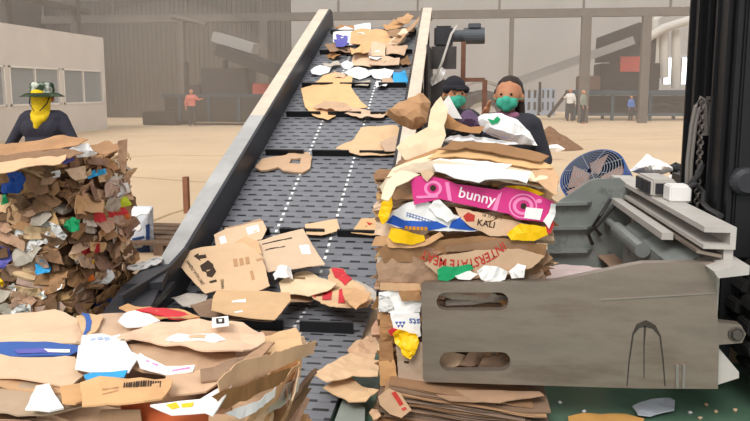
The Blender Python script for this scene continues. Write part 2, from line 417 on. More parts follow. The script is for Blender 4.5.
def strip(pts, w):
    a, b_ = [], []
    for i, (x, y) in enumerate(pts):
        q0, q1 = pts[max(i-1, 0)], pts[min(i+1, len(pts)-1)]; d = V((q1[0]-q0[0], q1[1]-q0[1])).normalized()
        ww = w[i] if isinstance(w, (list, tuple)) else w
        a.append((x-d.y*ww, y+d.x*ww)); b_.append((x+d.y*ww, y-d.x*ww))
    return a+b_[::-1]
for pts, w in (([(627, 386), (629, 362), (633, 334), (638, 326), (646, 323.5), (654, 327), (660, 336), (663, 360), (665, 386)], [.5, .7, .9, 2.4, 3.6, 2.4, .9, .7, .5]), ([(645, 326), (644, 345), (644, 378)], [1.2, .6, .4])):
    obj('oil_stain', sheetbm(f, [ony(*p, FY) for p in strip(pts, w)], .0012, .05, 0, (), .0015), INKD, arm)
WELD = mat('weld_bead', '#a8a09a', rough=.4, metal=.7)
bm = B(); bar(bm, ony(600, 300, FY-.002), ony(716, 293, FY-.002), .006, .004); obj('weld_seam', bm, WELD, arm)
bm = B(); bar(bm, ony(677, 365, FY-.004), ony(677, 388, FY-.004), .012, .01); bar(bm, ony(684, 365, FY-.004), ony(683, 388, FY-.004), .012, .01); obj('weld_seam', bm, WELD, arm)
for p in [(-.13, 2.985), ]: pass
# ribs on the inside of the front arm
bm = B()
for z in (.36, .52): box(bm, .1, 1.0, 3.04, 3.07, z, z+.03)
obj('arm_rib', bm, STEELD, arm)
# lug with bolt, lower bracket, right end plate
bm = B(); prism(bm, [ony(*p, FY+.02) for p in [(716, 322), (741, 325), (746, 334), (742, 343), (716, 345)]], (0, .05, 0)); lug = obj('arm_lug', bm, STEEL, fl)
bm = B(); c = ony(736, 334, FY+.02); lathe(bm, c, [(0, -.02), (.022, -.02), (.024, -.012), (.024, .0)], (0, 1, 0), 6); ring(bm, c-V((0, .002, 0)), (1, 0, 0), (0, 0, 1), .03, .006); obj('bolt', bm, CHAIN, lug)
bm = B(); prism(bm, [ony(*p, FY+.06) for p in [(717, 346), (739, 372), (739, 378), (717, 385)]], (0, .04, 0)); obj('arm_bracket', bm, PALES, fl)
# rear arm
GY = 4.35
bm = B(); prism(bm, [ony(*p, GY) for p in [(548, 212), (562, 200), (590, 181), (596, 179), (620, 178), (629, 186), (632, 240), (640, 330), (548, 330)]], (0, .03, 0)); ra = obj('clamp_arm', bm, STEELD, fl); ra['label'] = 'grey green rear clamp arm with ribs'
for y in (205, 229, 252, 271):
    bm = B(); a, b_ = ony(530, y, GY), ony(592, y-1, GY); prism(bm, [a, b_, b_+V((-.04, -.05, 0)), a+V((0, -.05, 0))], (0, 0, .018)); obj('arm_rib', bm, STEELD, ra)
# rails of the carriage, running away from the camera
def railp(name, prof, y0, y1, m):
    bm = B(); prism(bm, [(x, y0, z) for x, z in prof], (0, y1-y0, 0)); return obj(name, bm, m, fl)
railp('upper_rail', [(1.10, 1.0), (1.235, 1.0), (1.235, .90), (1.10, .90), (1.10, .92), (1.21, .92), (1.21, .975), (1.10, .975)], 2.98, 4.75, PALES)
railp('lower_rail', [(1.12, .82), (1.20, .85), (1.265, .85), (1.265, .81), (1.14, .79)], 2.90, 4.75, PALES)
railp('slide_rail', [(1.02, .90), (1.075, .90), (1.075, .865), (1.02, .865)], 3.3, 4.6, PALES)
railp('rail_web', [(1.195, .90), (1.235, .90), (1.235, .85), (1.195, .85)], 3.0, 4.75, PALES)
railp('slide_rail', [(1.08, .89), (1.19, .87), (1.19, .855), (1.08, .875)], 3.0, 4.6, STEEL)
railp('carriage_plate', [(1.26, .96), (1.29, .96), (1.29, .18), (1.26, .18)], 3.42, 4.8, DARK)
railp('end_strip', [(1.19, .84), (1.21, .84), (1.21, .55), (1.19, .55)], 3.06, 3.2, PALES)
railp('inner_plate', [(1.03, .77), (1.13, .84), (1.14, .82), (1.07, .35), (1.03, .35)], 3.1, 4.05, STEELD)
bm = B(); tube(bm, [(.99, 3.5, .76), (.99, 4.05, .76)], .04, 16); tube(bm, [(.99, 4.05, .76), (.99, 4.34, .76)], .022, 12); obj('hydraulic_cylinder', bm, mat('grey_cylinder', '#8f9290', rough=.35, metal=.4, nz=.1), fl)
bm = B(); tube(bm, [(1.0, 4.3, .9), (.93, 4.25, .8), (.9, 4.3, .72), (.95, 4.3, .66)], .012, 8); tube(bm, [(1.03, 4.3, .86), (.9, 4.2, .74), (.86, 4.25, .68), (.9, 4.3, .6)], .012, 8); obj('hose', bm, HOSE, fl)
# valve block on top
vb = V((1.13, 3.9, 1.0)); bm = B(); box(bm, 1.10, 1.235, 3.78, 4.1, 1.0, 1.10, .012); v = obj('valve_block', bm, PALES, fl)
bm = B(); box(bm, 1.09, 1.10, 3.80, 3.92, 1.015, 1.085); box(bm, 1.09, 1.10, 3.95, 4.07, 1.015, 1.085); box(bm, 1.12, 1.17, 3.77, 3.78, 1.02, 1.08); obj('valve_window', bm, DARK, v)
bm = B(); box(bm, 1.15, 1.26, 3.62, 3.74, 1.0, 1.09, .008); obj('valve_cap', bm, mat('white_paint', '#e4e2df', rough=.5), v)
bm = B(); tube(bm, [(1.22, 3.66, 1.06), (1.28, 3.62, 1.1), (1.32, 3.62, 1.06), (1.3, 3.56, 1.01), (1.27, 3.4, 1.005), (1.25, 3.2, 1.01)], .014, 8); tube(bm, [(1.24, 3.7, 1.04), (1.31, 3.7, 1.13), (1.34, 3.72, 1.2)], .016, 8); obj('hose', bm, HOSE, fl)
# mast
def upright(name, x0, x1, y, zt):
    bm = B(); box(bm, x0, x1, y, y+.02, .12, zt); box(bm, x0, x1, y+.12, y+.14, .12, zt); box(bm, (x0+x1)/2-.012, (x0+x1)/2+.012, y+.02, y+.12, .12, zt)
    box(bm, x0, x0+.02, y-.02, y, .12, zt); return obj(name, bm, BLACK, fl)
upright('mast_upright', 1.385, 1.46, 4.05, 3.3); upright('mast_upright', 1.42, 1.50, 3.98, 3.3)
upright('mast_upright', 1.335, 1.385, 3.5, 3.3); upright('mast_upright', 1.36, 1.43, 3.44, 3.3)
bm = B(); box(bm, 1.34, 1.42, 3.5, 4.1, 2.6, 2.72); obj('mast_crossbar', bm, BLACK, fl)
bm = B(); x = ony(703, 100, 3.75).x
for k in range(22):
    z = .96+k*.027; ring(bm, (x, 3.75, z), (1, 0, 0) if k % 2 else (0, 1, 0), (0, 0, 1), .013, .006, 10, 5)
obj('lift_chain', bm, CHAIN, fl)
bm = B()
for dx, zt in ((0, 1.56), (.02, 1.545)): 
    x = ony(692, 100, 3.8).x+dx; tube(bm, [(x, 3.8, .97), (x-.005, 3.8, 1.2), (x+.005, 3.8, 1.4), (x+.02, 3.8, zt-.05), (x+.045, 3.8, zt), (x+.075, 3.8, zt-.02), (x+.085, 3.8, 1.35)], .011, 8)
obj('hose', bm, mat('grey_hose', '#77726d', rough=.5), fl)
bm = B(); box(bm, 1.36, 1.43, 3.72, 3.78, 1.545, 1.565); obj('hose_bracket', bm, CHAIN, fl)
bm = B(); box(bm, 1.395, 2.6, 3.42, 3.5, .75, 3.2, .01); obj('mast_guard', bm, BLACK, fl)
bm = B(); lathe(bm, ony(746, 182, 3.4), [(0, -.03), (.05, -.03), (.07, -.01), (.075, .03)], (0, 1, 0), 20); obj('head_lamp', bm, DARK, fl)
bm = B(); box(bm, 1.45, 1.55, 3.405, 3.42, 1.98, 2.06); obj('sticker', bm, mat('grey_sticker', '#a9b3bc'), fl)
bm = B(); box(bm, 1.45, 3.2, 3.55, 4.6, .25, 1.1, .05); obj('chassis', bm, DARK, fl)
for y in (3.16, 4.62):
    c = V((1.86, y, .47)); bm = B(); lathe(bm, c, [(.2, 0), (.36, 0), (.43, .03), (.44, .08), (.44, .2), (.43, .25), (.36, .28), (.2, .28)], (0, 1, 0), 40)
    w = obj('wheel', bm, RUBBER, fl); bm = B()
    for k in range(26):
        t = 2*math.pi*k/26; mx = Matrix.Translation(c)@Matrix.Rotation(-t, 4, 'Y'); box(bm, .42, .47, -.005, .13, -.03, .03, .008, mx)
        mx = Matrix.Translation(c)@Matrix.Rotation(-t-.12, 4, 'Y'); box(bm, .42, .47, .15, .285, -.03, .03, .008, mx)
    obj('tread', bm, RUBBER, w); bm = B(); lathe(bm, c+V((0, .05, 0)), [(0, 0), (.1, 0), (.2, .03), (.21, .1)], (0, 1, 0), 24); obj('rim', bm, DARK, w)

# ------------------------------------------------------------------ people
def caps(bm, L):
    for p, q, r0, r1 in L:
        p, q = V(p), V(q); n = max(2, int((q-p).length/(min(r0, r1)*.45))+1)
        for i in range(n):
            t = i/(n-1); bmesh.ops.create_icosphere(bm, subdivisions=2, radius=r0+(r1-r0)*t, matrix=Matrix.Translation(p.lerp(q, t)))
def blob(name, L, m, parent, vox=.012, T=None, smooth=4, sq=None):
    bm = B(); caps(bm, L)
    if sq: sq(bm)
    if T is not None: bmesh.ops.transform(bm, matrix=T, verts=bm.verts[:])
    me = bpy.data.meshes.new('t'); bm.to_mesh(me); bm.free(); o = bpy.data.objects.new('t', me); C.objects.link(o)
    md = o.modifiers.new('r', 'REMESH'); md.mode = 'VOXEL'; md.voxel_size = vox
    md = o.modifiers.new('s', 'SMOOTH'); md.iterations = smooth; md.factor = .5
    m2 = bpy.data.meshes.new_from_object(o.evaluated_get(bpy.context.evaluated_depsgraph_get()))
    bpy.data.objects.remove(o); bpy.data.meshes.remove(me); m2.name = name
    return link(name, m2, m, parent, True)
def hand(w, d, up, s=1):
    w, d, up = V(w), V(d).normalized(), V(up).normalized(); sd = d.cross(up); L = [(w, w+d*.085*s, .022*s, .024*s), (w+sd*.02*s+d*.03*s, w+d*.085*s+sd*.022*s, .016*s, .014*s), (w-sd*.02*s+d*.03*s, w+d*.085*s-sd*.022*s, .016*s, .014*s)]
    for k, ln in ((-1.5, .058), (-.5, .07), (.5, .075), (1.5, .065)):
        b = w+d*.085*s+sd*(k*.019*s); m = b+d*ln*.55*s+sd*(k*.004); L += [(b, m, .0095*s, .009*s), (m, m+(d*.8+up*.5).normalized()*ln*.5*s, .009*s, .0075*s)]
    b = w+d*.03*s+sd*.025*s; m = b+(d*.6+sd*.8).normalized()*.045*s; return L+[(b, m, .012*s, .011*s), (m, m+(d*.9+sd*.3).normalized()*.03*s, .011*s, .009*s)]
SKIN = mat('skin', '#a8704f', rough=.6); SKIN2 = mat('tanned_skin', '#b07a5a', rough=.6)
def person(label, x, y, H, yaw, shirt, pants, skin, arms, vox=.012, hd=True, group=None, eyes=True):
    t = thing('person', label, 'person', (x, y, 0), group); s = H/1.66
    T = Matrix.Translation((x, y, 0))@Matrix.Rotation(yaw, 4, 'Z')@Matrix.Scale(s, 4)
    hip = [((-.07, 0, .88), (.07, 0, .88), .115, .115)]; legs, armsl, sl, hl = [], [], [], []
    for k in (-1, 1):
        legs += [((k*.09, 0, .86), (k*.1, -.02, .46), .085, .058), ((k*.1, -.02, .46), (k*.11, .02, .08), .056, .036), ((k*.11, .03, .05), (k*.13, -.13, .035), .04, .03)]
        sh = V((k*.18, 0, 1.35)); el, wr = arms[0 if k < 0 else 1]; el, wr = V(el), V(wr)
        armsl += [(sh, el, .05, .04), (el, wr, .038, .026)]; sl += [(sh, el, .065, .052), (el, el.lerp(wr, .85), .05, .04)]
        hl += hand(wr, wr-el, V((0, -.3, 1)).normalized()) if hd else [(wr, wr+(wr-el).normalized()*.12, .035, .025)]
    tor = [((-.06, 0, .95), (.06, 0, .95), .115, .115), ((-.07, 0, 1.1), (.07, 0, 1.1), .11, .11), ((-.09, 0, 1.25), (.09, 0, 1.25), .115, .115), ((-.14, 0, 1.35), (.14, 0, 1.35), .07, .07)]
    nk = [((0, .01, 1.36), (0, 0, 1.47), .055, .05)]
    head = [((0, .015, 1.575), (0, .015, 1.575), .098, .098), ((0, -.02, 1.55), (0, -.035, 1.49), .085, .058), ((0, -.1, 1.545), (0, -.112, 1.525), .012, .016), ((-.097, .01, 1.55), (-.097, .01, 1.52), .018, .014), ((.097, .01, 1.55), (.097, .01, 1.52), .018, .014), ((0, -.086, 1.475), (0, -.088, 1.475), .02, .02)]
    blob('body', hip+legs+armsl+hl+tor+nk+head, skin, t, min(vox, .009) if hd else vox, T)
    infl = [(a, b, r0+.018, r1+.018) for a, b, r0, r1 in tor]
    blob('shirt', infl+sl+[((0, .01, 1.37), (0, 0, 1.42), .068, .062)], shirt, t, vox, T)
    blob('trousers', [(a, b, r0+.022, r1+.022) for a, b, r0, r1 in hip]+[(a, b, r0+.022, r1+.03) for a, b, r0, r1 in legs if b[2] > .06], pants, t, vox, T)
    if hd and eyes:
        for k in (-1, 1):
            bm = B(); bmesh.ops.create_icosphere(bm, subdivisions=2, radius=.0095, matrix=T@Matrix.Translation((k*.035, -.092, 1.565))); obj('eye', bm, mat('dark_eye', '#201a18', rough=.2), t, True)
    return t, T
HAIR = mat('dark_brown_hair', '#2e211c', rough=.6, nz=.3, sc=30, stretch=(1, 1, .3))
MINT = mat('mint_face_mask', '#3fa58c', rough=.7); DARKSH = mat('charcoal_jersey', '#2f3038', rough=.8, nz=.1); TROU = mat('dark_trousers', '#2a2c33', rough=.9)
def mask(t, T):
    blob('face_mask', [((-.03, -.062, 1.505), (.03, -.062, 1.505), .05, .05), ((0, -.1, 1.525), (0, -.085, 1.475), .034, .034), ((0, -.08, 1.50), (0, -.07, 1.47), .04, .036)], MINT, t, .008, T)
    for k in (-1, 1):
        bm = B(); tube(bm, [T@V(p) for p in [(k*.07, -.09, 1.53), (k*.1, -.03, 1.535), (k*.108, .02, 1.53)]], .003, 6); obj('mask_strap', bm, MINT, t)
# right-hand woman
t, T = person('woman in charcoal jersey and mint mask with dark tied hair, hand raised', 0.375, 4.78, 1.665, -.25, DARKSH, TROU, SKIN2, (((-.30, -.05, 1.08), (-.13, -.24, 1.40)), ((.27, .02, 1.1), (.22, -.22, 1.0))))
blob('hair', [((0, .05, 1.605), (0, .05, 1.605), .1, .1), ((0, .09, 1.56), (.03, .10, 1.40), .065, .035), ((-.085, .035, 1.58), (-.085, .035, 1.58), .03, .03), ((.07, .05, 1.58), (.09, .05, 1.38), .035, .03)], HAIR, t, .009, T); mask(t, T)
blob('collar', [((-.06, -.04, 1.415), (.06, -.04, 1.415), .03, .03)], mat('mauve_collar', '#8d5c74'), t, .008, T)
# left-hand woman
t, T = person('woman in black cap and mint mask behind the brown paper bag', -.01, 5.75, 1.665, .35, BLACK, TROU, SKIN2, (((-.28, 0, 1.1), (-.2, -.22, 1.05)), ((.28, 0, 1.1), (.2, -.22, 1.05))))
CAPM = mat('black_cap_cloth', '#222127', rough=.85)
blob('cap', [((0, .02, 1.615), (0, .02, 1.625), .107, .1), ((-.06, -.1, 1.61), (.06, -.1, 1.61), .02, .02), ((-.04, -.15, 1.60), (.04, -.15, 1.60), .014, .014), ((-.09, -.03, 1.6), (.09, -.03, 1.6), .035, .035)], CAPM, t, .009, T); mask(t, T)
blob('hair', [((0, .06, 1.57), (0, .07, 1.45), .085, .06)], HAIR, t, .01, T)
# man in the bucket hat
t, T = person('person in a camouflage bucket hat and yellow face scarf behind left bale', -3.98, 5.9, 1.63, .1, mat('navy_work_jacket', '#302f3a', rough=.85, nz=.15), TROU, SKIN2, (((-.33, -.05, 1.08), (-.22, -.24, 1.0)), ((.34, -.06, 1.08), (.25, -.28, 1.02))), eyes=False)
CAMO = mat('camouflage_cloth', '#2e3d2c', rough=.9, alt='#d9ddcf', altamt=.6, sc=11, detail=2)
CAMOD = mat('camouflage_brim', '#24301f', rough=.9, alt='#4c5a40', altamt=.55, sc=11, detail=2)
bm = B(); c = T@V((0, 0, 1.60)); lathe(bm, c, [(.108, -.005), (.112, .03), (.106, .085), (.09, .10), (.04, .108), (0, .11)], (0, 0, 1), 28); hat = obj('bucket_hat', bm, CAMO, t, True)
bm = B(); lathe(bm, c, [(.105, .004), (.15, -.004), (.195, -.03), (.2, -.034), (.195, -.036), (.15, -.012), (.1, -.008)], (0, 0, 1), 32, 1.0, 1.0); obj('brim', bm, CAMOD, hat, True)
YSC = mat('yellow_scarf_cloth', '#d8b81c', rough=.8, nz=.12, sc=12)
blob('scarf', [((0, -.02, 1.555), (0, -.03, 1.5), .099, .085), ((0, -.035, 1.55), (0, -.04, 1.42), .092, .088), ((-.05, -.04, 1.38), (.05, -.04, 1.38), .06, .06), ((-.04, -.09, 1.35), (.04, -.09, 1.35), .04, .04), ((0, -.1, 1.33), (-.02, -.1, 1.27), .05, .035), ((0, -.05, 1.585), (0, -.05, 1.585), .085, .085)], YSC, t, .01, T)
bm = B(); tube(bm, [T@V(p) for p in [(-.1, -.03, 1.6), (-.085, -.09, 1.5), (-.03, -.115, 1.43), (0, -.115, 1.41), (.03, -.115, 1.43), (.09, -.09, 1.5), (.105, -.03, 1.6)]], .005, 6); obj('chin_cord', bm, INK, hat)
# far workers
def far(label, px, py, Y, H, shirt, yaw=0, arms=None, gr='workers by the far machines'):
    p = ony(px, py, Y)
    person(label, p.x, Y, H, yaw, shirt, TROU, SKIN2, arms or (((-.27, 0, 1.1), (-.25, -.1, .85)), ((.27, 0, 1.1), (.25, -.1, .85))), .022, False, gr)
REDSH = mat('red_shirt', '#c46a5c', rough=.9); WSH = mat('white_shirt', '#d6d2cc', rough=.9); BSH = mat('blue_shirt', '#4a70b0', rough=.9); GSH = mat('grey_green_shirt', '#7d8478', rough=.9)
far('worker in red and white top in front of left machine', 192, 115, 27.5, 1.62, REDSH, .4, (((-.27, 0, 1.1), (-.25, -.1, .85)), ((.3, -.05, 1.2), (.45, -.25, 1.25))))
far('worker in white shirt beside the long far conveyor', 570, 108, 34.5, 1.65, WSH, 2.6, (((-.27, 0, 1.1), (-.25, -.1, .85)), ((.3, -.05, 1.2), (.45, -.25, 1.25))))
far('worker in grey shirt beside the steel column', 583, 108, 32, 1.6, GSH, 1.0)
far('worker in blue in front of the sorting platform', 631, 108, 35.2, 1.3, BSH, .5)

# ------------------------------------------------------------------ bales: a rough core, folded layers pressed out of it, and single wrappers one can tell
def lipbm(bm, c, u, n, w, h, dep, tilt, rg):
    c, u, n = V(c), V(u), V(n); up = n.cross(u)
    if up.z < 0: up = -up
    mx = Matrix.Rotation(tilt, 3, n); u2, up2 = mx@u, mx@up; k = max(3, int(w/.045)); sd = rg.uniform(0, 99); rows = []
    sq = rg.uniform(-.35, .35); r = rg.uniform(.1, .5)*h
    for i in range(k+1):
        s = i/k-.5; q = V((s*w*6+sd, sd*.7, 1.3)); o1 = noise.noise(q)*.03; z1 = noise.noise(q+V((9, 3, 0)))*.018; hh = h*(1+.35*noise.noise(q*1.7+V((0, 5, 2))))
        prof = [(-dep, -hh*.5), (-r+noise.noise(q*3)*.01, -hh*.5), (0, -hh*(.2+sq*.3)), (-.004+noise.noise(q*2.3)*.016, hh*(.15+sq*.3)), (-r, hh*.5), (-dep, hh*.5)]
        rows.append([bm.verts.new(c+u2*(s*w+noise.noise(V((a*7, b*9, sd)))*.012)+n*(a+o1)+up2*(b+z1)) for a, b in prof])
    for a, b in zip(rows, rows[1:]):
        for j in range(5): bm.faces.new((a[j], a[j+1], b[j+1], b[j]))
    bm.faces.new(rows[0]); bm.faces.new(rows[-1][::-1])
    return bm
def core(bm, x0, x1, y0, y1, z0, z1, amp=.03):
    t = bmesh.new(); bmesh.ops.create_cube(t, size=1)
    for v in t.verts: v.co = V((x0+(v.co.x+.5)*(x1-x0), y0+(v.co.y+.5)*(y1-y0), z0+(v.co.z+.5)*(z1-z0)))
    bmesh.ops.subdivide_edges(t, edges=t.edges[:], cuts=14, use_grid_fill=True)
    for v in t.verts: v.co += noise.noise_vector(v.co*9)*amp
    for v in t.verts: v.co.z = max(v.co.z, z0)
    add(bm, t)
def scrapbm(c, u, n, w, h, tilt, rg, amp):
    up = n.cross(u); up = up if up.z > 0 else -up
    mx = Matrix.Rotation(tilt, 3, n); u2, up2 = mx@u, mx@up; k = rg.choice((4, 4, 5, 6)); pts = []; ph = math.pi/4 if k == 4 else 0
    for i in range(k):
        t = 2*math.pi*(i+rg.uniform(-.22, .22))/k+ph; q = (abs(math.cos(t))**4+abs(math.sin(t))**4)**-.25
        pts.append(c+u2*(w*.55*q*math.cos(t))+up2*(h*.55*q*math.sin(t)))
    n2 = (n+u2*rg.uniform(-.25, .25)+up2*rg.uniform(-.45, .7)).normalized(); s = rg.uniform(0, 50)
    pts = [c+(p-c)-n2*0 for p in pts]; pts = [p-n*((p-c).dot(n2)/max(n.dot(n2), .3)) for p in pts]
    f = frame(pts, n2, s, amp, 3); return sheetbm(f, pts, .004, .04, .006, (), 0, int(s))
def bale(root, x0, x1, y0, y1, z0, z1, faces, nbig, mats, seed, h=(.035, .085), w=(.12, .34), tilt=.16, bulge=.03, corem=None, scrap=.5, samp=.02):
    rg = random.Random(seed); cb = B(); core(cb, x0+.05, x1-.05, y0+.05, y1-.05, z0, z1-.03, .022); L = []
    for fc in faces:
        if fc == 'front': u, n, a0, a1 = V((1, 0, 0)), V((0, -1, 0)), x0, x1; at = lambda a, z: V((a, y0, z))
        else: u, n, a0, a1 = V((0, 1, 0)), V((1, 0, 0)), y0, y1; at = lambda a, z: V((x1, a, z))
        z = z0+.02
        while z < z1-.02:
            hh = rg.uniform(*h); a = a0-rg.uniform(0, .1)
            while a < a1:
                ww = rg.uniform(*w); bl = bulge*math.sin(math.pi*(z-z0)/(z1-z0)); tl = rg.uniform(-tilt, tilt); h2 = hh*rg.uniform(.8, 1.3)
                zz = min(max(z+hh/2, z0+h2*.8), z1-h2*.8-abs(tl)*ww*.4)
                p = at(min(max(a+ww/2, a0+ww*.46), max(a1-ww*.46, a0+ww*.46)), zz)+n*(rg.uniform(-.035, .015)+bl)
                L.append((p, u, n, ww*1.1, h2, tl)); a += ww*rg.uniform(.75, 1)
            z += hh*rg.uniform(.7, .95)
    L.sort(key=lambda q: -q[3]*q[4]*rg.uniform(.6, 1.4))
    for i, (p, u, n, ww, hh, tl) in enumerate(L):
        sc = rg.random() < scrap; q = p+n*(.03 if sc else .012)
        if sc: bm = scrapbm(q, u, n, ww, hh*1.35, tl*1.3, rg, samp)
        else: bm = lipbm(B(), q, u, n, ww, hh*.8, .12, tl, rg)
        if i < nbig: obj('cardboard_layer', bm, rg.choice(mats), root)
        else: add(cb, bm)
    o = obj('packed_cardboard', cb, corem or CORE, root); o['kind'] = 'stuff'; o['label'] = 'crushed brown cardboard packed between the layers'
def patch(root, name, px, Y, m, amp=.012, n=(0, -1, 0), L=.035, label=None, th=.003, plane=None, edge=.006, K=3):
    pts = [plane(*p) for p in px] if plane else [ony(p[0], p[1], Y) for p in px]
    o, f = sheet(name, pts, n, m, root, th, amp, L, edge, K=K)
    if label: o['label'] = label
    return o, f
PINKB = mat('pinkish_brown_cardboard', '#b08d78', rnd=.2, nz=.12)
MIX = [KRAFT, KRAFT, KRAFTD, KRAFTD, PINKB, PINKB, KRAFTL, GREYB]
# --- left bale
lb = thing('cardboard_bale', 'tall bale of crushed cardboard and wrappers in front of the person in the bucket hat', 'bale', (-3.1, 4.1, 0), 'cardboard bales')
LX0, LX1, LY0, LY1 = -4.0, -2.41, 3.72, 4.5
bale(lb, LX0, LX1, LY0, LY1, 0, 1.2, ['front', 'right'], 98, MIX, 5, h=(.03, .08), w=(.09, .26), tilt=.35, scrap=.7)
yl = LY0-.055
FLM = 'plastic_film'
for nm, px, m, lab in [
    (FLM, [(0, 179), (9, 172), (21, 172), (25, 184), (16, 194), (2, 193)], BLUE, 'crumpled bright blue film'), (FLM, [(0, 195), (6, 194), (7, 203), (0, 206)], GREEN, 'green film scrap'),
    (FLM, [(10, 238), (18, 227), (36, 221), (60, 221), (67, 236), (58, 248), (44, 243), (32, 251), (14, 246)], NEWS, 'crumpled black and white bag'),
    (FLM, [(36, 264), (44, 258), (51, 264), (50, 272), (41, 273)], LBLUE, 'blue film knot'), (FLM, [(0, 246), (7, 249), (11, 260), (6, 268), (0, 268)], PURP, 'purple and blue wrapper'),
    (FLM, [(60, 224), (72, 217), (80, 220), (78, 231), (66, 233)], GREEN, 'green film strip'), ('printed_carton', [(10, 313), (20, 304), (31, 305), (30, 316)], NEWS, 'printed newspaper scrap'),
    ('paper_scrap', [(58, 158), (66, 154), (71, 160), (63, 165)], PURP, None), ('paper_scrap', [(52, 172), (57, 170), (59, 177), (53, 178)], WHITE, None), ('paper_scrap', [(9, 287), (14, 283), (16, 291), (11, 293)], WHITE, None), ('paper_scrap', [(58, 283), (64, 279), (62, 288), (58, 290)], WHITE, None),
    ('paper_scrap', [(40, 293), (45, 290), (48, 297), (42, 299)], WHITE, None), ('paper_scrap', [(0, 278), (4, 281), (2, 287), (0, 286)], YEL, None)]:
    o, f = patch(lb, nm, px, yl, m, .03, label=lab, L=.03, K=5)
rp = lambda x, y: onx(x, y, LX1+.05)
for nm, px, m, lab in [
    ('printed_carton', [(82, 247), (96, 243), (98, 252), (83, 259)], RED, 'red printed carton end'), ('printed_carton', [(84, 262), (92, 260), (93, 272), (85, 275)], YEL, 'yellow printed carton'),
    (FLM, [(80, 278), (92, 274), (93, 280), (82, 284)], ORANGE, 'orange and blue wrapper'), (FLM, [(97, 283), (104, 276), (109, 268), (113, 275), (106, 285), (100, 288)], WHITE, 'torn white paper'),
    (FLM, [(104, 204), (113, 199), (122, 196), (125, 204), (115, 209), (107, 211)], LIME, 'yellow green wrapper'), (FLM, [(105, 213), (121, 206), (123, 213), (107, 220)], RED, 'red wrapper'),
    (FLM, [(121, 217), (124, 212), (128, 214), (130, 224), (124, 226)], ORANGE, 'orange wrapper'), (FLM, [(106, 193), (114, 186), (123, 182), (125, 192), (112, 200)], WHITE, 'white bag'),
    ('printed_carton', [(84, 212), (99, 207), (103, 220), (86, 227)], RED, 'red and grey carton'), (FLM, [(86, 174), (95, 170), (103, 168), (103, 173), (90, 179)], LBLUE, 'pale blue film'),
    (FLM, [(72, 150), (80, 145), (88, 143), (95, 150), (90, 156), (80, 158)], WHITE, 'white film tuft'), (FLM, [(98, 304), (110, 297), (117, 306), (104, 314)], NAVY, 'dark blue film')]:
    o, f = patch(lb, nm, px, 0, m, .02, (1, -.4, 0), plane=rp, label=lab, L=.03, K=4)
    o['label'] = lab
patch(lb, 'cardboard_flap', [(118, 141), (127, 139), (126, 174), (119, 171)], 0, KRAFTD, .008, (.3, -1, 0), plane=lambda x, y: ony(x, y, 4.3), label='upright brown flap at the top corner')
# --- bale in the clamp
MX0, MX1, MY0, MY1, MZ0, MZ1 = -.36, .45, 3.13, 4.2, .20, 1.24
mb = thing('cardboard_bale', 'colourful bale held in the steel clamp with pink, yellow and white wrappers', 'bale', (.05, 3.6, MZ0), 'cardboard bales')
bale(mb, MX0, MX1, MY0, MY1, MZ0, MZ1, ['front'], 70, [KRAFT, KRAFT, KRAFTD, KRAFTL, KRAFTD, PINKB], 8, h=(.025, .07), w=(.14, .4), tilt=.10, bulge=.0)
def mp(nm, px, m, d=0, amp=.010, lab=None, L=.03, K=3, th=.004, edge=.005, n=(0, -1, 0)): return patch(mb, nm, px, 3.075-d, m, amp, n, label=lab, L=L, K=K, th=th, edge=edge)
mp('cardboard_panel', [(376, 264), (386, 255), (402, 251), (425, 262), (444, 276), (436, 292), (408, 290), (380, 291)], KRAFTD, .0, .016, 'large brown panel at the lower left')
mp('cardboard_panel', [(378, 250), (388, 243), (402, 246), (440, 240), (480, 236), (520, 240), (547, 244), (544, 258), (520, 262), (470, 256), (425, 262), (398, 262), (384, 262)], KRAFTD, .0, .016)
ib, fi = mp('printed_carton', [(424, 263), (440, 256), (480, 250), (520, 249), (545, 256), (532, 268), (505, 275), (470, 279), (438, 275)], KRAFT, .036, .003, 'brown carton with red arched lettering')
c2 = fi.to2(ony(464, 263.5, 3.04))
text('lettering', 'INTERSTATE MEAT', fi, c2[0], c2[1], (-.74, -.10), (.09, -1), .066, INKR, ib, .003, arc=.5)
c2 = fi.to2(ony(505, 247.5, 3.065))
mp('cardboard_panel', [(446, 246), (500, 240), (528, 246), (528, 252), (480, 250), (445, 252)], KRAFTD, .016, .006)
wb, fw = mp('white_wrapper', [(385, 224), (393, 211), (405, 204), (421, 198), (434, 205), (452, 214), (466, 219), (480, 224), (487, 230), (470, 232), (440, 231), (415, 229), (396, 228)], WHITE, .014, .014, 'white and blue printed sack')
for px in ([(386, 223), (393, 215), (404, 220), (420, 221), (437, 221), (448, 227), (430, 230), (402, 228)], [(449, 228), (452, 221), (461, 217), (478, 223), (487, 230), (470, 231)]): decal('blue_band', fw, [fw.o+fw.u*fw.to2(ony(*p, 3.061))[0]+fw.v*fw.to2(ony(*p, 3.061))[1] for p in px], BLUE, wb, .003)
bm = B(); 
for i in range(9):
    p = ony(407+i*3, 212+i*1.0, 3.06); a, b_ = fw.to2(p); q = [fw.at(a+dx, b_+dy, .003) for dx, dy in ((0, 0), (.003, 0), (.001, -.022), (-.002, -.022))]; bm.faces.new([bm.verts.new(x) for x in q])
for r in range(2):
    q = [fw.at(*[fw.to2(ony(407+t, 212+t/3+r*2.5, 3.06))[k] for k in (0, 1)], .003+0) for t in range(0, 28, 3)]
    for a, b_ in zip(q, q[1:]): bm.faces.new([bm.verts.new(x) for x in (a, b_, b_-V((0, 0, .003)), a-V((0, 0, .003)))])
obj('printed_grid', bm, INKB, wb)
mp('white_wrapper', [(428, 207), (437, 198), (447, 207), (456, 217), (447, 222), (436, 216)], WHITE, .03, .008, 'white triangular paper flap')
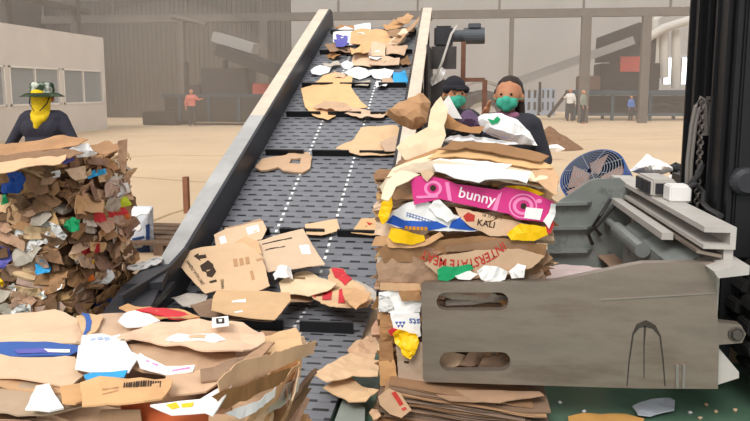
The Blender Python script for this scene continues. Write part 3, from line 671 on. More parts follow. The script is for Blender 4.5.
kb, fk = mp('printed_carton', [(455, 207), (470, 210), (500, 218), (522, 223), (547, 228), (530, 240), (512, 236), (490, 236), (470, 226), (460, 218)], KRAFT, .010, .008, 'brown carton strip with black lettering')
c2 = fk.to2(ony(486, 223.5, 3.065)); text('lettering', 'KALI', fk, c2[0], c2[1], (.985, -.17), (.17, .985), .042, INK, kb, .003)
q = [ony(*p, 3.065) for p in [(463, 216), (468, 212), (475, 215), (474, 221), (466, 221)]]; decal('red_badge', fk, q, INKR, kb, .002)
c2 = fk.to2(ony(492, 216.5, 3.065)); text('lettering', '16 17 18 19', fk, c2[0], c2[1], (.985, -.17), (.17, .985), .02, INK, kb, .003)
# pink box
pk, fp = mp('pink_carton', [(410, 178), (426, 175), (447, 180), (456, 184), (478, 187), (500, 190), (505, 187), (530, 192), (554, 202), (551, 214), (546, 222), (537, 221), (516, 219), (509, 214), (480, 208), (456, 203), (440, 199), (414, 205)], PINK, .035, .004, 'pink printed carton bent across the bale', L=.03, edge=.002)
q = lambda L: [ony(*p, 3.04) for p in L]
def ringpts(cx, cy, r, n=20, sx=1.0): return [(cx+r*sx*math.cos(2*math.pi*k/n), cy+r*math.sin(2*math.pi*k/n)) for k in range(n)]
def decalring(cx, cy, r0, r1, m, off):
    o = obj('swirl_print', sheetbm(fp, q(ringpts(cx, cy, r1, sx=1.15)), .0008, .02, 0, [q(ringpts(cx, cy, r0, sx=1.15))], off), m, pk); return o
decalring(433, 188.5, 5.2, 7.8, PINKL, .002); decalring(523, 206, 6, 9, PINKL, .002); decalring(523, 206, 11, 12.5, PINKL, .002)
for cx, cy in ((433, 188), (523.5, 206)): decal('hand_hole', fp, q(ringpts(cx, cy, 3.0)), INK, pk, .003)
decal('print_band', fp, q([(445, 182), (449, 182), (452, 201), (448, 200)]), PINKL, pk, .002); decal('print_band', fp, q([(498, 195), (502, 192), (497, 211), (492, 210)]), PINKL, pk, .002)
c2 = fp.to2(ony(477, 196.5, 3.04)); text('lettering', 'bunny', fp, c2[0], c2[1], (.975, -.21), (.21, .975), .072, mat('white_ink', '#fbe9f2', rough=.6), pk, .003)
decal('white_label', fp, q([(526, 207), (543, 209), (540, 220), (524, 218)]), WHITE, pk, .003); decal('white_label', fp, q([(416, 196), (438, 195), (438, 197.5), (417, 198.5)]), PINKL, pk, .003)
decal('white_label', fp, q(ringpts(539, 201, 2.3, 12, 1.3)), PINKL, pk, .003)
mp('paper_scrap', [(551, 203), (556, 204), (555, 216), (549, 229), (543, 221), (549, 213)], WHITE, .04, .006)
mp('paper_scrap', [(546, 222), (553, 214), (554, 226), (550, 234), (545, 231)], RED, .03, .006)
mp('yellow_wrapper', [(507, 234), (513, 229), (521, 223.5), (534, 225), (546, 227), (548, 235), (534, 241), (518, 240), (511, 240)], YEL, .035, .012, 'yellow film patch at the right')
mp('yellow_wrapper', [(388, 237), (391, 228), (400, 229), (412, 233), (424, 236), (425, 241), (413, 245), (401, 243), (393, 242)], YEL, .035, .008, 'yellow flap at the left')
o, fy = mp('yellow_wrapper', [(378, 216), (381, 203), (386, 199), (391, 195), (393, 206), (388, 220), (382, 225)], YEL, .03, .008, 'yellow box corner on the left edge')
mp('cardboard_panel', [(386, 240), (391, 228), (425, 240), (440, 232), (444, 236), (425, 246), (405, 248), (388, 247)], KRAFT, .018, .010)
for k in range(6): decal('amber_print', fw, [ony(*p, 3.061) for p in [(405+k*3.9, 225.5+k*.2), (408+k*3.9, 225.6+k*.2), (408+k*3.9, 229+k*.2), (405+k*3.9, 228.8+k*.2)]], mat('amber_ink', '#c98a1c'), wb, .006)
mp('green_carton', [(437, 270), (444, 266), (458, 267), (470, 264), (474, 269), (460, 275), (448, 281), (438, 280)], GREEN, .055, .006, 'green and white printed scrap')
mp('white_bag', [(477, 271), (484, 266), (497, 266), (508, 272), (505, 280), (492, 284), (481, 279)], WHITE, .06, .014, 'white plastic bag bulging above the clamp'); mp('white_bag', [(509, 272), (518, 264), (526, 266), (524, 278), (512, 279)], WHITE, .055, .012)
mp('paper_scrap', [(455, 276), (470, 271), (478, 274), (470, 280), (458, 279)], WHITE, .058, .005)
mp('yellow_wrapper', [(505, 186), (525, 186), (545, 193), (538, 196), (510, 191)], YEL, .0, .012)
# left column beside the clamp plate
mp('cardboard_panel', [(380, 283), (420, 284), (422, 292), (380, 290)], KRAFT, .02, .004)
mp('white_wrapper', [(379, 292), (392, 290), (420, 291), (422, 301), (420, 313), (398, 314), (379, 311)], WHITE, .01, .012, 'crumpled white paper')
mp('printed_carton', [(379, 295), (389, 297), (394, 308), (384, 312), (378, 308)], NEWS, .025, .006)
mp('cardboard_panel', [(398, 292), (420, 290), (421, 301), (402, 301)], KRAFTD, .03, .006)
sb, fs = mp('white_carton', [(390, 314), (419, 313), (421, 336), (414, 340), (396, 338)], WHITE, .02, .004, 'white carton with blue upside-down lettering')
sq = lambda L: [ony(*p, 3.055) for p in L]
c2 = fs.to2(ony(414.5, 321.5, 3.055)); text('lettering', 'sts', fs, c2[0], c2[1], (-1, 0), (0, -1), .05, INKB, sb, .003)
for k in range(3): decal('blue_triangle', fs, sq([(395+k*3.6, 321.5), (398.4+k*3.6, 321.5), (396.7+k*3.6, 324.5)]), INKB, sb, .002)
for k in range(2): decal('blue_triangle', fs, sq([(397+k*3.6, 324.8), (400.2+k*3.6, 324.8), (398.6+k*3.6, 327.6)]), INKB, sb, .002)
mp('cardboard_panel', [(379, 316), (389, 314), (396, 330), (394, 345), (380, 340)], KRAFTD, .01, .012)
mp('red_wrapper', [(388, 331), (392, 328), (398, 330), (396, 337), (391, 336)], RED, .05, .006)
mp('yellow_wrapper', [(393, 333), (398, 328), (404, 331), (409, 334), (416, 334), (419, 342), (416, 350), (411, 357), (404, 355), (400, 346), (395, 343)], YEL, .05, .022, 'crumpled yellow cloth stuck in the side', L=.02, K=6)
mp('cardboard_panel', [(379, 343), (392, 341), (394, 362), (379, 362)], KRAFTD, .02, .005); mp('cardboard_panel', [(379, 362), (394, 360), (399, 387), (380, 386)], KRAFT, .025, .004)
gb, fg = mp('grey_carton', [(396, 340), (424, 343), (427, 391), (399, 391)], mat('taupe_board', '#b09a86', nz=.08), .03, .004, 'upright taupe carton panel')
decal('printed_mark', fg, [ony(*p, 3.045) for p in [(404, 361), (409, 361.5), (408.5, 363.5), (404, 363)]], INK, gb, .002)
# top edges of the bale
for px, m in [([(380, 186), (392, 171), (412, 163), (440, 160), (470, 164), (510, 170), (550, 182), (556, 192), (530, 186), (480, 178), (440, 172), (410, 173), (392, 182), (384, 196)], CREAM), ([(379, 200), (386, 185), (398, 177), (411, 176), (412, 200), (395, 204)], KRAFTD), ([(384, 178), (397, 172), (412, 178), (402, 184), (392, 192)], KRAFT)]:
    mp('cardboard_layer', px, m, .0, .012)
mp('cardboard_layer', [(420, 172), (431, 169), (434, 174), (427, 182), (423, 178)], KRAFTL, .045, .005)

# --- front left bale of flat boxes
FX0, FX1, FY0, FY1, FZ = -2.4, -.56, 1.52, 2.22, .735
pb = thing('cardboard_bale', 'low bale of flattened boxes at the front, loose boxes strewn over its top', 'bale', (-1.5, 1.85, 0), 'cardboard bales')
bale(pb, FX0, FX1, FY0, FY1, 0, FZ, ['right', 'front'], 80, [KRAFT, KRAFT, KRAFTD, KRAFTL, KRAFT], 21, h=(.018, .045), w=(.2, .55), tilt=.05, bulge=.01, scrap=.35, samp=.012)
pr = lambda x, y: onx(x, y, FX1+.035)
for nm, px, m, lab in [('white_carton', [(262, 408), (272, 396), (284, 384), (292, 376), (290, 390), (280, 408), (268, 421)], GREYB, 'grey white carton in the side'), ('cardboard_flap', [(236, 384), (252, 364), (286, 344), (298, 338), (296, 352), (280, 362), (262, 380), (246, 400), (238, 396)], KRAFT, None),
    ('cardboard_flap', [(232, 400), (250, 386), (268, 372), (280, 366), (276, 380), (258, 394), (240, 412)], KRAFTD, None), ('cardboard_flap', [(276, 372), (286, 360), (296, 356), (294, 378), (284, 384)], KRAFT, None), ('white_carton', [(240, 416), (262, 396), (272, 386), (270, 396), (256, 412), (248, 421)], WHITE, 'white carton edge')]:
    patch(pb, nm, px, 0, m, .012, (1, -.2, 0), plane=pr, label=lab)

# ------------------------------------------------------------------ loose cardboard and paper lying about
def loose(name, label, cat, px, m, pl, lift=0, th=.005, amp=.014, group=None, n=None, holes=(), L=.06, edge=.005, K=3, dz=None):
    if pl == 'belt':
        n = INCN; pp = INCP+n*lift; P = lambda x, y: onpl(x, y, pp, n)
    elif pl == 'flat': n = V((0, 0, 1)); P = lambda x, y: onz(x, y, ZB+lift)
    elif pl == 'pile': n = V((0, 0, 1)); P = lambda x, y: onz(x, y, FZ+lift)
    elif pl == 'floor': n = V((0, 0, 1)); P = lambda x, y: onz(x, y, lift)
    else: P = pl
    pts = [P(*p) for p in px]
    o, f = sheet(name, pts, n, m, None, th, amp, L, edge, [[P(*p) for p in h] for h in holes], K)
    tag(o, label, cat, group); return o, f, P
def mark(f, P, px, m, o, nm='printed_mark', off=.002): return decal(nm, f, [P(*p) for p in px], m, o, off, .03)
def words(s, f, P, c, d, size, m, o, nm='lettering', flip=1):
    a = f.to2(P(*c)); b = f.to2(P(c[0]+d[0], c[1]+d[1])); t = V((b[0]-a[0], b[1]-a[1])).normalized()
    return text(nm, s, f, a[0], a[1], (t.x, t.y), (-t.y*flip, t.x*flip), size, m, o, .003)
GB = 'cardboard on the conveyor'; CC = 'cardboard'
# heap at the top of the belt
TOP = [
 ('carton', 'white and purple printed carton at the left of the topmost heap', 'carton', [(333, 32), (345, 27), (360, 30), (360, 42), (346, 46), (333, 43)], WHITE, .05, 'p'),
 ('flattened_box', 'brown flat box lying across the back of the topmost heap', CC, [(334, 28), (345, 24), (366, 26), (366, 31), (345, 32)], KRAFTD, .03, 0),
 ('paper_sheet', 'white sheet between the carton and the tan panel of the top heap', 'paper', [(354, 25), (370, 24), (372, 31), (366, 35), (355, 33)], WHITE, .06, 0),
 ('flattened_box', 'large tan panel with dark crease in the middle of the top heap', CC, [(351, 32), (362, 30), (387, 31), (393, 42), (386, 49), (362, 45), (350, 42)], KRAFT, .07, 0),
 ('flattened_box', 'brown strip on the upper right of the top heap', CC, [(383, 25), (402, 19), (410, 21), (400, 27), (386, 30)], KRAFT, .09, 0),
 ('flattened_box', 'narrow brown strip crossing behind the long leaning board', CC, [(388, 31), (408, 25), (416, 23), (414, 30), (398, 35), (389, 36)], KRAFTD, .10, 0),
 ('flattened_box', 'pale brown strip slanting below the long leaning board', CC, [(386, 40), (402, 34), (411, 31), (404, 40), (390, 44)], KRAFTL, .11, 0),
 ('flattened_box', 'small square tan box at right end of the top heap', CC, [(387, 43), (407, 43), (408, 46), (404, 54), (386, 53)], KRAFT, .12, 0),
 ('flattened_box', 'upright tan flap at the front centre of the top heap', CC, [(362, 42), (371, 41), (370, 54), (357, 53)], KRAFT, .12, 0),
 ('flattened_box', 'tan flap next to the square box on the top heap', CC, [(372, 42), (386, 43), (385, 54), (368, 54)], KRAFTL, .12, 0),
 ('flattened_box', 'dark brown ragged box at front left of the top heap', CC, [(325, 46), (334, 44), (350, 46), (360, 50), (356, 54), (340, 52), (330, 54)], KRAFTD, .06, 0),
 ('flattened_box', 'pale box with white side in the second heap from the top', CC, [(354, 54), (364, 52), (384, 54), (386, 62), (370, 66), (350, 64)], KRAFTL, .05, 0),
 ('flattened_box', 'thin brown strip at the right of the second heap', CC, [(369, 61), (384, 57), (400, 59), (399, 64), (384, 66), (370, 67)], KRAFT, .07, 0),
 ('paper_sheet', 'small white paper on the second heap from the top', 'paper', [(368, 54), (378, 51), (384, 56), (377, 61), (370, 60)], WHITE, .08, 0),
 ('paper_sheet', 'crumpled white paper below the second heap, left piece', 'paper', [(344, 71), (358, 66), (366, 68), (372, 74), (360, 78), (350, 76)], WHITE, .04, 0),
 ('paper_sheet', 'crumpled white and yellow paper beside blue carton on the belt', 'paper', [(366, 70), (380, 68), (394, 71), (390, 77), (374, 77)], WHITE, .05, 0),
 ('paper_sheet', 'white papers at the left edge of the belt near the top', 'paper', [(310, 70), (320, 67), (332, 67), (328, 74), (312, 75)], WHITE, .03, 0),
 ('paper_sheet', 'grey white crumpled paper just above the big tan box', 'paper', [(354, 81), (362, 79), (372, 80), (368, 87), (355, 85)], GREYB, .04, 0),
 ('carton', 'bright blue carton lying on the right of the belt', 'carton', [(393, 72), (405, 70), (408, 80), (406, 83), (393, 82)], LBLUE, .06, 0),
 ('carton', 'small tan and blue carton left of the bright blue carton', 'carton', [(382, 78), (391, 76), (394, 83), (382, 84)], KRAFT, .04, 0)]
for nm, lab, ct, px, m, lf, ex in TOP:
    o, f, P = loose(nm, lab, ct, px, m, 'belt', lf, amp=.04, group=GB, L=.12, th=.008)
    if ex: mark(f, P, [(336, 36), (354, 35), (354, 41), (337, 42)], PURP, o); 
o = loose('cardboard_board', 'long brown board leaning up against right rail at conveyor top', CC, [(424, 9), (422, 18), (416, 25), (407, 34), (399, 43), (391, 42), (402, 34), (411, 25), (418, 18)], KRAFT, 'belt', .16, amp=.03, group=GB, L=.12, th=.01)
# large pieces further down
loose('flattened_box', 'big tan opened box spread on the belt above the middle cleats', CC, [(301, 90), (311, 85), (323, 75), (333, 72), (353, 77), (351, 87), (361, 101), (368, 107), (350, 109), (338, 112), (328, 119), (313, 115), (305, 107)], KRAFTL, 'belt', .05, amp=.035, group=GB, L=.1)
loose('cardboard_scrap', 'torn brown scrap on the front edge of the big tan box', CC, [(313, 105), (324, 101), (345, 103), (352, 108), (340, 111), (330, 108), (318, 107)], KRAFT, 'belt', .09, amp=.03, group=GB, L=.06, edge=.015)
loose('cardboard_scrap', 'torn tan scraps right of the big tan box beside the paper bag', CC, [(342, 112), (350, 106), (372, 109), (386, 113), (383, 117), (362, 118)], KRAFT, 'belt', .06, amp=.03, group=GB, L=.06, edge=.015)
loose('flattened_box', 'tan box with ragged right end below the big tan box', CC, [(335, 148), (354, 138), (361, 127), (397, 125), (403, 134), (396, 154), (361, 155)], KRAFTL, 'belt', .05, amp=.02, group=GB, L=.08)
loose('cardboard_scrap', 'tan strip across the right edge of the ragged ended box', CC, [(380, 142), (400, 133), (404, 138), (397, 150), (385, 152)], KRAFT, 'belt', .08, amp=.02, group=GB, L=.06)
loose('cut_out_card', 'brown cut card with square window hole on the left of belt', CC, [(255, 168), (257, 165), (262, 159), (274, 157), (286, 155), (291, 152), (308, 152), (312, 157), (310, 168), (303, 172), (283, 171), (278, 167), (270, 170), (261, 171)], KRAFT, 'belt', .03, amp=.012, group=GB, holes=[[(291, 158), (301, 158), (300, 163), (289, 163)]], L=.06, th=.02)
loose('flattened_box', 'tan rectangle lying on the middle cleat', CC, [(305, 224), (337, 219), (340, 230), (321, 235), (306, 234)], KRAFTL, 'belt', .05, amp=.008, group=GB)
o, f, P = loose('flattened_box', 'tan box with dark print on the cleat beside the clamped bale', CC, [(351, 233), (361, 219), (379, 217), (383, 231), (376, 235)], KRAFTL, 'belt', .05, amp=.008, group=GB)
mark(f, P, [(366, 222), (373, 224), (365, 227), (367, 225)], INKR, o)
# big heap at the foot of the incline
o, f, P = loose('flattened_box', 'tan box with two white labels at the back of lower heap', CC, [(214, 235), (226, 229), (263, 221), (267, 230), (262, 240), (228, 246), (216, 246)], KRAFTL, 'belt', .12, amp=.012, group=GB)
mark(f, P, [(246, 228), (258, 225), (260, 232), (248, 235)], WHITE, o, 'white_label'); mark(f, P, [(219, 238), (225, 236), (227, 243), (221, 245)], WHITE, o, 'white_label')
loose('flattened_box', 'dark brown flap under the box with two labels', CC, [(224, 228), (260, 219), (264, 222), (228, 232)], KRAFTD, 'belt', .08, amp=.01, group=GB)
o, f, P = loose('flattened_box', 'large tan sheet with small white label at right of lower heap', CC, [(244, 244), (268, 237), (303, 228), (308, 238), (325, 263), (297, 268), (268, 272)], KRAFTL, 'belt', .16, amp=.012, group=GB)
mark(f, P, [(299, 246), (309, 245), (311, 253), (302, 254)], WHITE, o, 'white_label'); 
for a, b_ in (((262, 243), (292, 238)), ((265, 250), (285, 246))): mark(f, P, strip([a, b_], .5), INK, o)
o, f, P = loose('flattened_box', 'tan box printed with arrows and handle with care', CC, [(173, 259), (182, 255), (201, 249), (214, 247), (228, 243), (243, 242), (262, 256), (270, 287), (254, 293), (217, 290), (205, 293), (196, 284)], KRAFTL, 'belt', .21, amp=.014, group=GB, L=.07)
words('HANDLE WITH CARE', f, P, (195, 273), (14, 19), .034, INK, o)
mark(f, P, [(194, 258), (199, 255), (199, 257), (206, 256), (207, 259), (200, 260), (201, 262)], INK, o, 'arrow_print'); mark(f, P, [(200, 266), (208, 261), (213, 264), (214, 268), (206, 270), (208, 272), (202, 271)], INK, o, 'hand_print')
mark(f, P, [(206, 272), (214, 267), (216, 271), (212, 277), (207, 276)], INK, o, 'glass_print'); mark(f, P, [(209, 281), (216, 279), (217, 281), (210, 283)], INK, o, 'glass_print')
for k in range(3): mark(f, P, [(233+k*6, 259-k*.8), (237+k*6, 258.5-k*.8), (238+k*6, 266-k*.8), (234+k*6, 266.5-k*.8)], BROWNP, o)
words('HANDLE', f, P, (222.5, 284), (-1, -10), .03, INK, o); mark(f, P, [(250, 272), (253, 271.5), (255, 280), (252, 281)], BROWNP, o); mark(f, P, [(256, 260), (262, 258), (263, 260), (257, 262)], BROWNP, o)
loose('flattened_box', 'brown flap between the arrow box and the label sheet', CC, [(225, 246), (246, 236), (258, 241), (262, 254), (246, 250), (236, 256)], KRAFT, 'belt', .19, amp=.012, group=GB)
loose('paper_sheet', 'crumpled white tissue between the tan sheets of lower heap', 'paper', [(272, 270), (280, 263), (290, 264), (292, 272), (285, 277), (274, 276)], WHITE, 'belt', .22, amp=.04, group=GB, L=.04, K=6)
loose('flattened_box', 'grey white sheet sticking out at the left of lower heap', CC, [(171, 300), (191, 293), (208, 295), (206, 304), (190, 308)], GREYB, 'flat', .08, amp=.015, group=GB)
o, f, P = loose('flattened_box', 'long tan sheet with white tape in front of the arrow box', CC, [(213, 296), (218, 290), (250, 293), (290, 294), (291, 301), (275, 318), (235, 315), (211, 310)], KRAFTL, 'flat', .16, amp=.012, group=GB)
mark(f, P, [(232, 301), (246, 300), (246, 303), (232, 303)], WHITE, o, 'white_tape'); mark(f, P, [(234, 310), (242, 309), (243, 311), (235, 312)], WHITE, o, 'white_tape')
loose('flattened_box', 'brown sheet below the long tan sheet by the belt cleat', CC, [(190, 305), (214, 298), (234, 313), (276, 318), (272, 322), (236, 320), (200, 316)], KRAFTD, 'flat', .10, amp=.014, group=GB)
o, f, P = loose('flattened_box', 'pinkish beige sheet between label sheet and striped sack', CC, [(279, 281), (296, 272), (308, 270), (320, 277), (338, 284), (331, 290), (309, 295), (281, 291)], CREAM, 'flat', .14, amp=.014, group=GB)
mark(f, P, [(291, 276), (305, 277), (305, 280), (291, 279)], KRAFTD, o)
loose('flattened_box', 'small tan corner under the pinkish beige sheet', CC, [(280, 291), (309, 294), (313, 300), (291, 303), (281, 312)], KRAFT, 'flat', .08, amp=.012, group=GB)
o, f, P = loose('paper_sack', 'crumpled paper sack with red stripes by the clamped bale', 'sack', [(309, 292), (314, 288), (327, 284), (330, 272), (343, 272), (350, 281), (366, 287), (374, 300), (368, 310), (350, 313), (330, 307), (314, 300)], KRAFTL, 'flat', .12, amp=.035, group=GB, L=.05, edge=.012, K=5)
for px in ([(313, 289), (319, 287), (315, 300), (310, 295)], [(325, 285), (333, 283), (331, 301), (322, 301)], [(339, 291), (344, 289), (345, 306), (338, 306)], [(331, 272), (343, 273), (352, 282), (345, 285), (335, 279)]): mark(f, P, px, RED, o, 'red_stripe', .006)
loose('cardboard_scrap', 'tan torn panel on top of the striped sack', CC, [(342, 289), (356, 288), (371, 293), (366, 302), (356, 309), (345, 301)], KRAFT, 'flat', .19, amp=.02, group=GB, L=.05)
loose('cardboard_scrap', 'grey crumpled rim of paper right of the striped sack', CC, [(354, 281), (366, 284), (376, 292), (377, 310), (371, 306), (368, 292)], GREYB, 'flat', .10, amp=.02, group=GB, L=.05)
loose('cardboard_scrap', 'small torn tan scraps just below the sack and cleat', CC, [(347, 348), (355, 342), (363, 338), (373, 334), (378, 347), (374, 356), (350, 351)], KRAFT, 'flat', .12, amp=.03, group=GB, L=.04, edge=.01, K=5)
loose('flattened_box', 'pointed tan sheet on the belt left of the clamped bale', CC, [(313, 373), (332, 363), (350, 354), (379, 361), (378, 377), (353, 375), (327, 383)], KRAFTL, 'flat', .10, amp=.012, group=GB)
loose('flattened_box', 'tan piece lapping under the pointed sheet', CC, [(323, 387), (335, 380), (350, 374), (362, 384), (379, 392), (366, 401), (349, 401)], KRAFTL, 'flat', .06, amp=.014, group=GB)
loose('cardboard_scrap', 'tiny curled brown scrap on the grey edge plate', CC, [(369, 411), (372, 408), (378, 409), (381, 417), (373, 420)], KRAFT, 'floor', .08, amp=.012, group=GB, L=.03)

# --- boxes strewn over the front bale
GP = 'flattened boxes on the front bale'
def pl_(label, px, m, lift, amp=.012, name='flattened_box', cat=CC, **k): return loose(name, label, cat, px, m, 'pile', lift, amp=amp, group=GP, L=.05, **k)
pl_('wide tan box along the back left of the front bale', [(-30, 320), (20, 314), (55, 311), (86, 320), (83, 345), (46, 346), (-30, 346)], KRAFTL, .016)
pl_('tan box with a blue arc at the back of the front bale', [(78, 318), (90, 318), (112, 314), (124, 312), (158, 326), (142, 338), (100, 341), (76, 343)], KRAFT, .024)
o, f, P = pl_('brown curled strip poking up at the back of front bale', [(119, 311), (128, 306), (150, 309), (185, 313), (200, 318), (190, 321), (140, 317)], KRAFT, .035, .02)
o, f, P = pl_('pink red strip behind the boxes at the back edge', [(135, 310), (150, 308), (196, 313), (198, 317), (170, 317)], RED, .045, .008)
pl_('crumpled clear white film near the back of the front bale', [(118, 322), (128, 313), (150, 315), (160, 320), (146, 326), (126, 326)], WHITE, .05, .012, 'plastic_film', 'film')
o, f, P = pl_('blue printed strip crossing the left of the front bale', [(-30, 343), (10, 343), (46, 341), (80, 345), (80, 350), (69, 355), (13, 357), (-30, 349)], INKB, .036, .006, 'printed_carton', 'carton')
mark(f, P, [(14, 351), (40, 349), (60, 350), (60, 353), (18, 355)], PURP, o); mark(f, P, [(44, 350), (70, 350), (70, 353), (48, 353)], WHITE, o, off=.004)
pl_('long tan box in front of the blue printed strip', [(-30, 349), (11, 357), (75, 357), (78, 370), (84, 374), (70, 386), (29, 379), (-30, 374)], KRAFTL, .048)
pl_('tan sheet under the front edge of the long tan box', [(-30, 370), (28, 378), (70, 384), (60, 392), (20, 388), (-30, 384)], KRAFT, .036)
pl_('dull grey tan sheet at the front left of the bale', [(-30, 380), (20, 380), (59, 387), (80, 388), (82, 406), (57, 410), (17, 412), (-30, 404)], mat('dull_board', '#b09880', nz=.08), .026)
pl_('white triangular paper on the dull grey sheet', [(36, 387), (49, 385), (64, 408), (50, 412), (25, 409)], WHITE, .046, .006, 'paper_sheet', 'paper')
pl_('tan flap between white triangle and the barcode box', [(60, 388), (84, 384), (88, 402), (76, 408), (62, 402)], KRAFT, .05)
o, f, P = pl_('white paper bag with faint blue print on the front bale', [(82, 336), (96, 335), (112, 338), (120, 336), (139, 356), (129, 371), (100, 374), (75, 370), (78, 352)], WHITE, .066, .014, 'paper_sheet', 'paper')
for k in range(3): mark(f, P, [(90+k*7, 340), (95+k*7, 339.5), (96+k*7, 341.5), (91+k*7, 342)], mat('faint_blue_ink', '#a9b8d6'), o)
pl_('bright blue printed flap below the white paper bag', [(84, 376), (92, 371), (110, 372), (128, 371), (124, 377), (104, 381), (86, 381)], LBLUE, .078, .006, 'printed_carton', 'carton')
o, f, P = pl_('tan sheet with white oval print in the middle', [(117, 337), (131, 329), (160, 321), (209, 322), (243, 320), (263, 330), (265, 337), (243, 349), (209, 353), (180, 345), (150, 338)], KRAFT, .085, .018)
mark(f, P, [(165, 338), (178, 335), (196, 334), (214, 336), (226, 340), (214, 343), (196, 343), (178, 342)], WHITE, o); mark(f, P, [(188, 337), (206, 337), (204, 341), (190, 341)], KRAFTL, o, off=.004)
o, f, P = pl_('small white label card standing on the oval print sheet', [(212, 318), (228, 316), (229, 325), (212, 327)], WHITE, .115, .002, 'label_card', 'label')
mark(f, P, [(216, 319), (224, 318.5), (224.5, 324), (216.5, 324.5)], INK, o); mark(f, P, [(218.5, 320.5), (222, 320), (222, 322.5), (219, 323)], WHITE, o, off=.004)
pl_('dark tan sheet in the shadow under oval print sheet', [(116, 348), (150, 344), (200, 352), (236, 352), (236, 364), (207, 374), (170, 378), (135, 369)], KRAFT, .045, .016)
o, f, P = pl_('white strip with pink letters across the middle boxes', [(136, 358), (140, 354), (166, 366), (195, 365), (193, 371), (169, 374), (140, 367)], WHITE, .066, .006, 'printed_carton', 'carton')
for q_ in ([(146, 360), (158, 365), (158, 366.5), (146, 361.5)], [(172, 369.5), (190, 367.5), (190, 369), (172, 371)]): mark(f, P, q_, PINKL, o, 'pink_print')
o, f, P = pl_('tan box with a printed barcode at the front', [(80, 383), (100, 379), (168, 377), (173, 381), (162, 398), (144, 403), (82, 403)], KRAFT, .092, .010)
for k in range(16): mark(f, P, [(124+k*2.4, 383-k*.12), (125.2+k*2.4+(k % 3)*.3, 383-k*.12), (124.6+k*2.4+(k % 3)*.3, 389-k*.15), (123.4+k*2.4, 389-k*.15)], INK, o, 'barcode_bar')
for k in range(2): mark(f, P, [(102, 388+k*4), (118, 387+k*4), (118, 388+k*4), (102, 389+k*4)], BROWNP, o)
pl_('tan sheet right of the barcode box', [(166, 379), (200, 371), (230, 368), (228, 378), (206, 390), (170, 396), (163, 394)], KRAFT, .058, .016)
pl_('creased brown sheet at the right edge of the front bale', [(200, 371), (225, 363), (248, 354), (246, 368), (229, 378), (201, 378)], KRAFTD, .072, .016)
pl_('tan flap pointing to the belt at the back right corner', [(240, 346), (262, 336), (296, 328), (304, 346), (288, 348), (268, 352)], KRAFTL, .024, .012)
pl_('brown angled flap over the right edge of the bale', [(229, 380), (248, 355), (268, 343), (275, 342), (262, 356), (244, 374)], KRAFTD, .085, .01)
o, f, P = pl_('white paper with yellow print at the front right corner', [(150, 405), (180, 400), (200, 399), (234, 382), (222, 402), (213, 415), (205, 412), (172, 413)], WHITE, .098, .008, 'paper_sheet', 'paper')
mark(f, P, [(166, 405), (176, 402), (180, 407), (172, 409)], YEL, o); mark(f, P, [(181, 403), (194, 403), (192, 407), (182, 407)], YEL, o)
loose('carton_flap', 'orange red board standing upright at the front edge', CC, [(119, 396), (172, 412), (207, 412), (208, 432), (121, 432)], RUST, lambda x, y: ony(x, y, 1.50), amp=.008, n=V((0, -1, .25)), group=GP, L=.05)
loose('carton_flap', 'dark brown board edge at front beside the orange red board', CC, [(98, 411), (139, 410), (144, 432), (98, 432)], KRAFTD, lambda x, y: ony(x, y, 1.47), amp=.006, n=V((0, -1, .25)), group=GP, L=.05)
o, f, P = loose('flattened_box', 'tan box top printed with a blue arc, flat at the back', CC, [(76, 316), (90, 313), (104, 317), (96, 330), (84, 336)], KRAFTL, 'pile', .04, amp=.006, group=GP)
mark(f, P, strip([(82, 314), (87, 317), (89, 322), (88, 328), (84, 334)], [1, 2.6, 3, 2.6, 1]), INKB, o, 'blue_arc')

# ------------------------------------------------------------------ heap on top of the clamped bale
def puff(name, label, cat, px, Y, m, depth, amp=.02, n=(0, -1, .25), group=None, K=4, L=.035, parent=None):
    pts = [ony(x, y, Y) for x, y in px]; _seed[0] += 1; s = _seed[0]; f = frame(pts, n, s*.37, amp, K)
    bm = sheetbm(f, pts, .004, L, .004, (), 0, s); P2 = [f.to2(p) for p in pts]
    def R(t):
        c, sn = math.cos(t), math.sin(t); best = 1e-3
        for (ax, ay), (bx, by) in zip(P2, P2[1:]+P2[:1]):
            ex, ey = bx-ax, by-ay; dn = c*ey-sn*ex
            if abs(dn) < 1e-9: continue
            k = (ax*ey-ay*ex)/dn; w = (ax*sn-ay*c)/dn
            if k > 0 and -1e-6 <= w <= 1+1e-6: best = max(best, k)
        return best
    for v in bm.verts:
        a, b_ = f.to2(v.co); h = (v.co-f.o).dot(f.n)-f.disp(a, b_); r = min(1, math.hypot(a, b_)/R(math.atan2(b_, a)))
        v.co += f.n*(depth*math.sqrt(max(0, 1-r*r))*(1 if h > -.002 else -1))
    f.dome = lambda a, b: depth*math.sqrt(max(0, 1-min(1, math.hypot(a, b)/R(math.atan2(b, a)))**2))
    o = obj(name, bm, m, parent)
    if not parent: tag(o, label, cat, group)
    return o, f
def puffmark(nm, f, px, Y, m, parent, L=.02):
    bm = sheetbm(f, [ony(*p, Y) for p in px], .001, L, 0, (), .0)
    for v in bm.verts: a, b_ = f.to2(v.co); v.co += f.n*(f.dome(a, b_)+.006)
    return obj(nm, bm, m, parent)
TP = V((0, 3.10, 1.20)); TN = V((0, -.6, 1)).normalized()
def tp(l): return lambda x, y: onpl(x, y, TP+TN*l, TN)
GT = 'sheets on top of the clamped bale'
def top(label, px, m, l, amp=.012, name='flattened_box', cat=CC, **k): return loose(name, label, cat, px, m, tp(l), n=TN, amp=amp, group=GT, **k)
top('brown layer under the cream sheet on the clamped bale', [(384, 188), (390, 173), (408, 160), (440, 148), (480, 144), (530, 152), (552, 164), (558, 180), (545, 186), (500, 178), (450, 172), (410, 174)], KRAFTD, .0, .014)
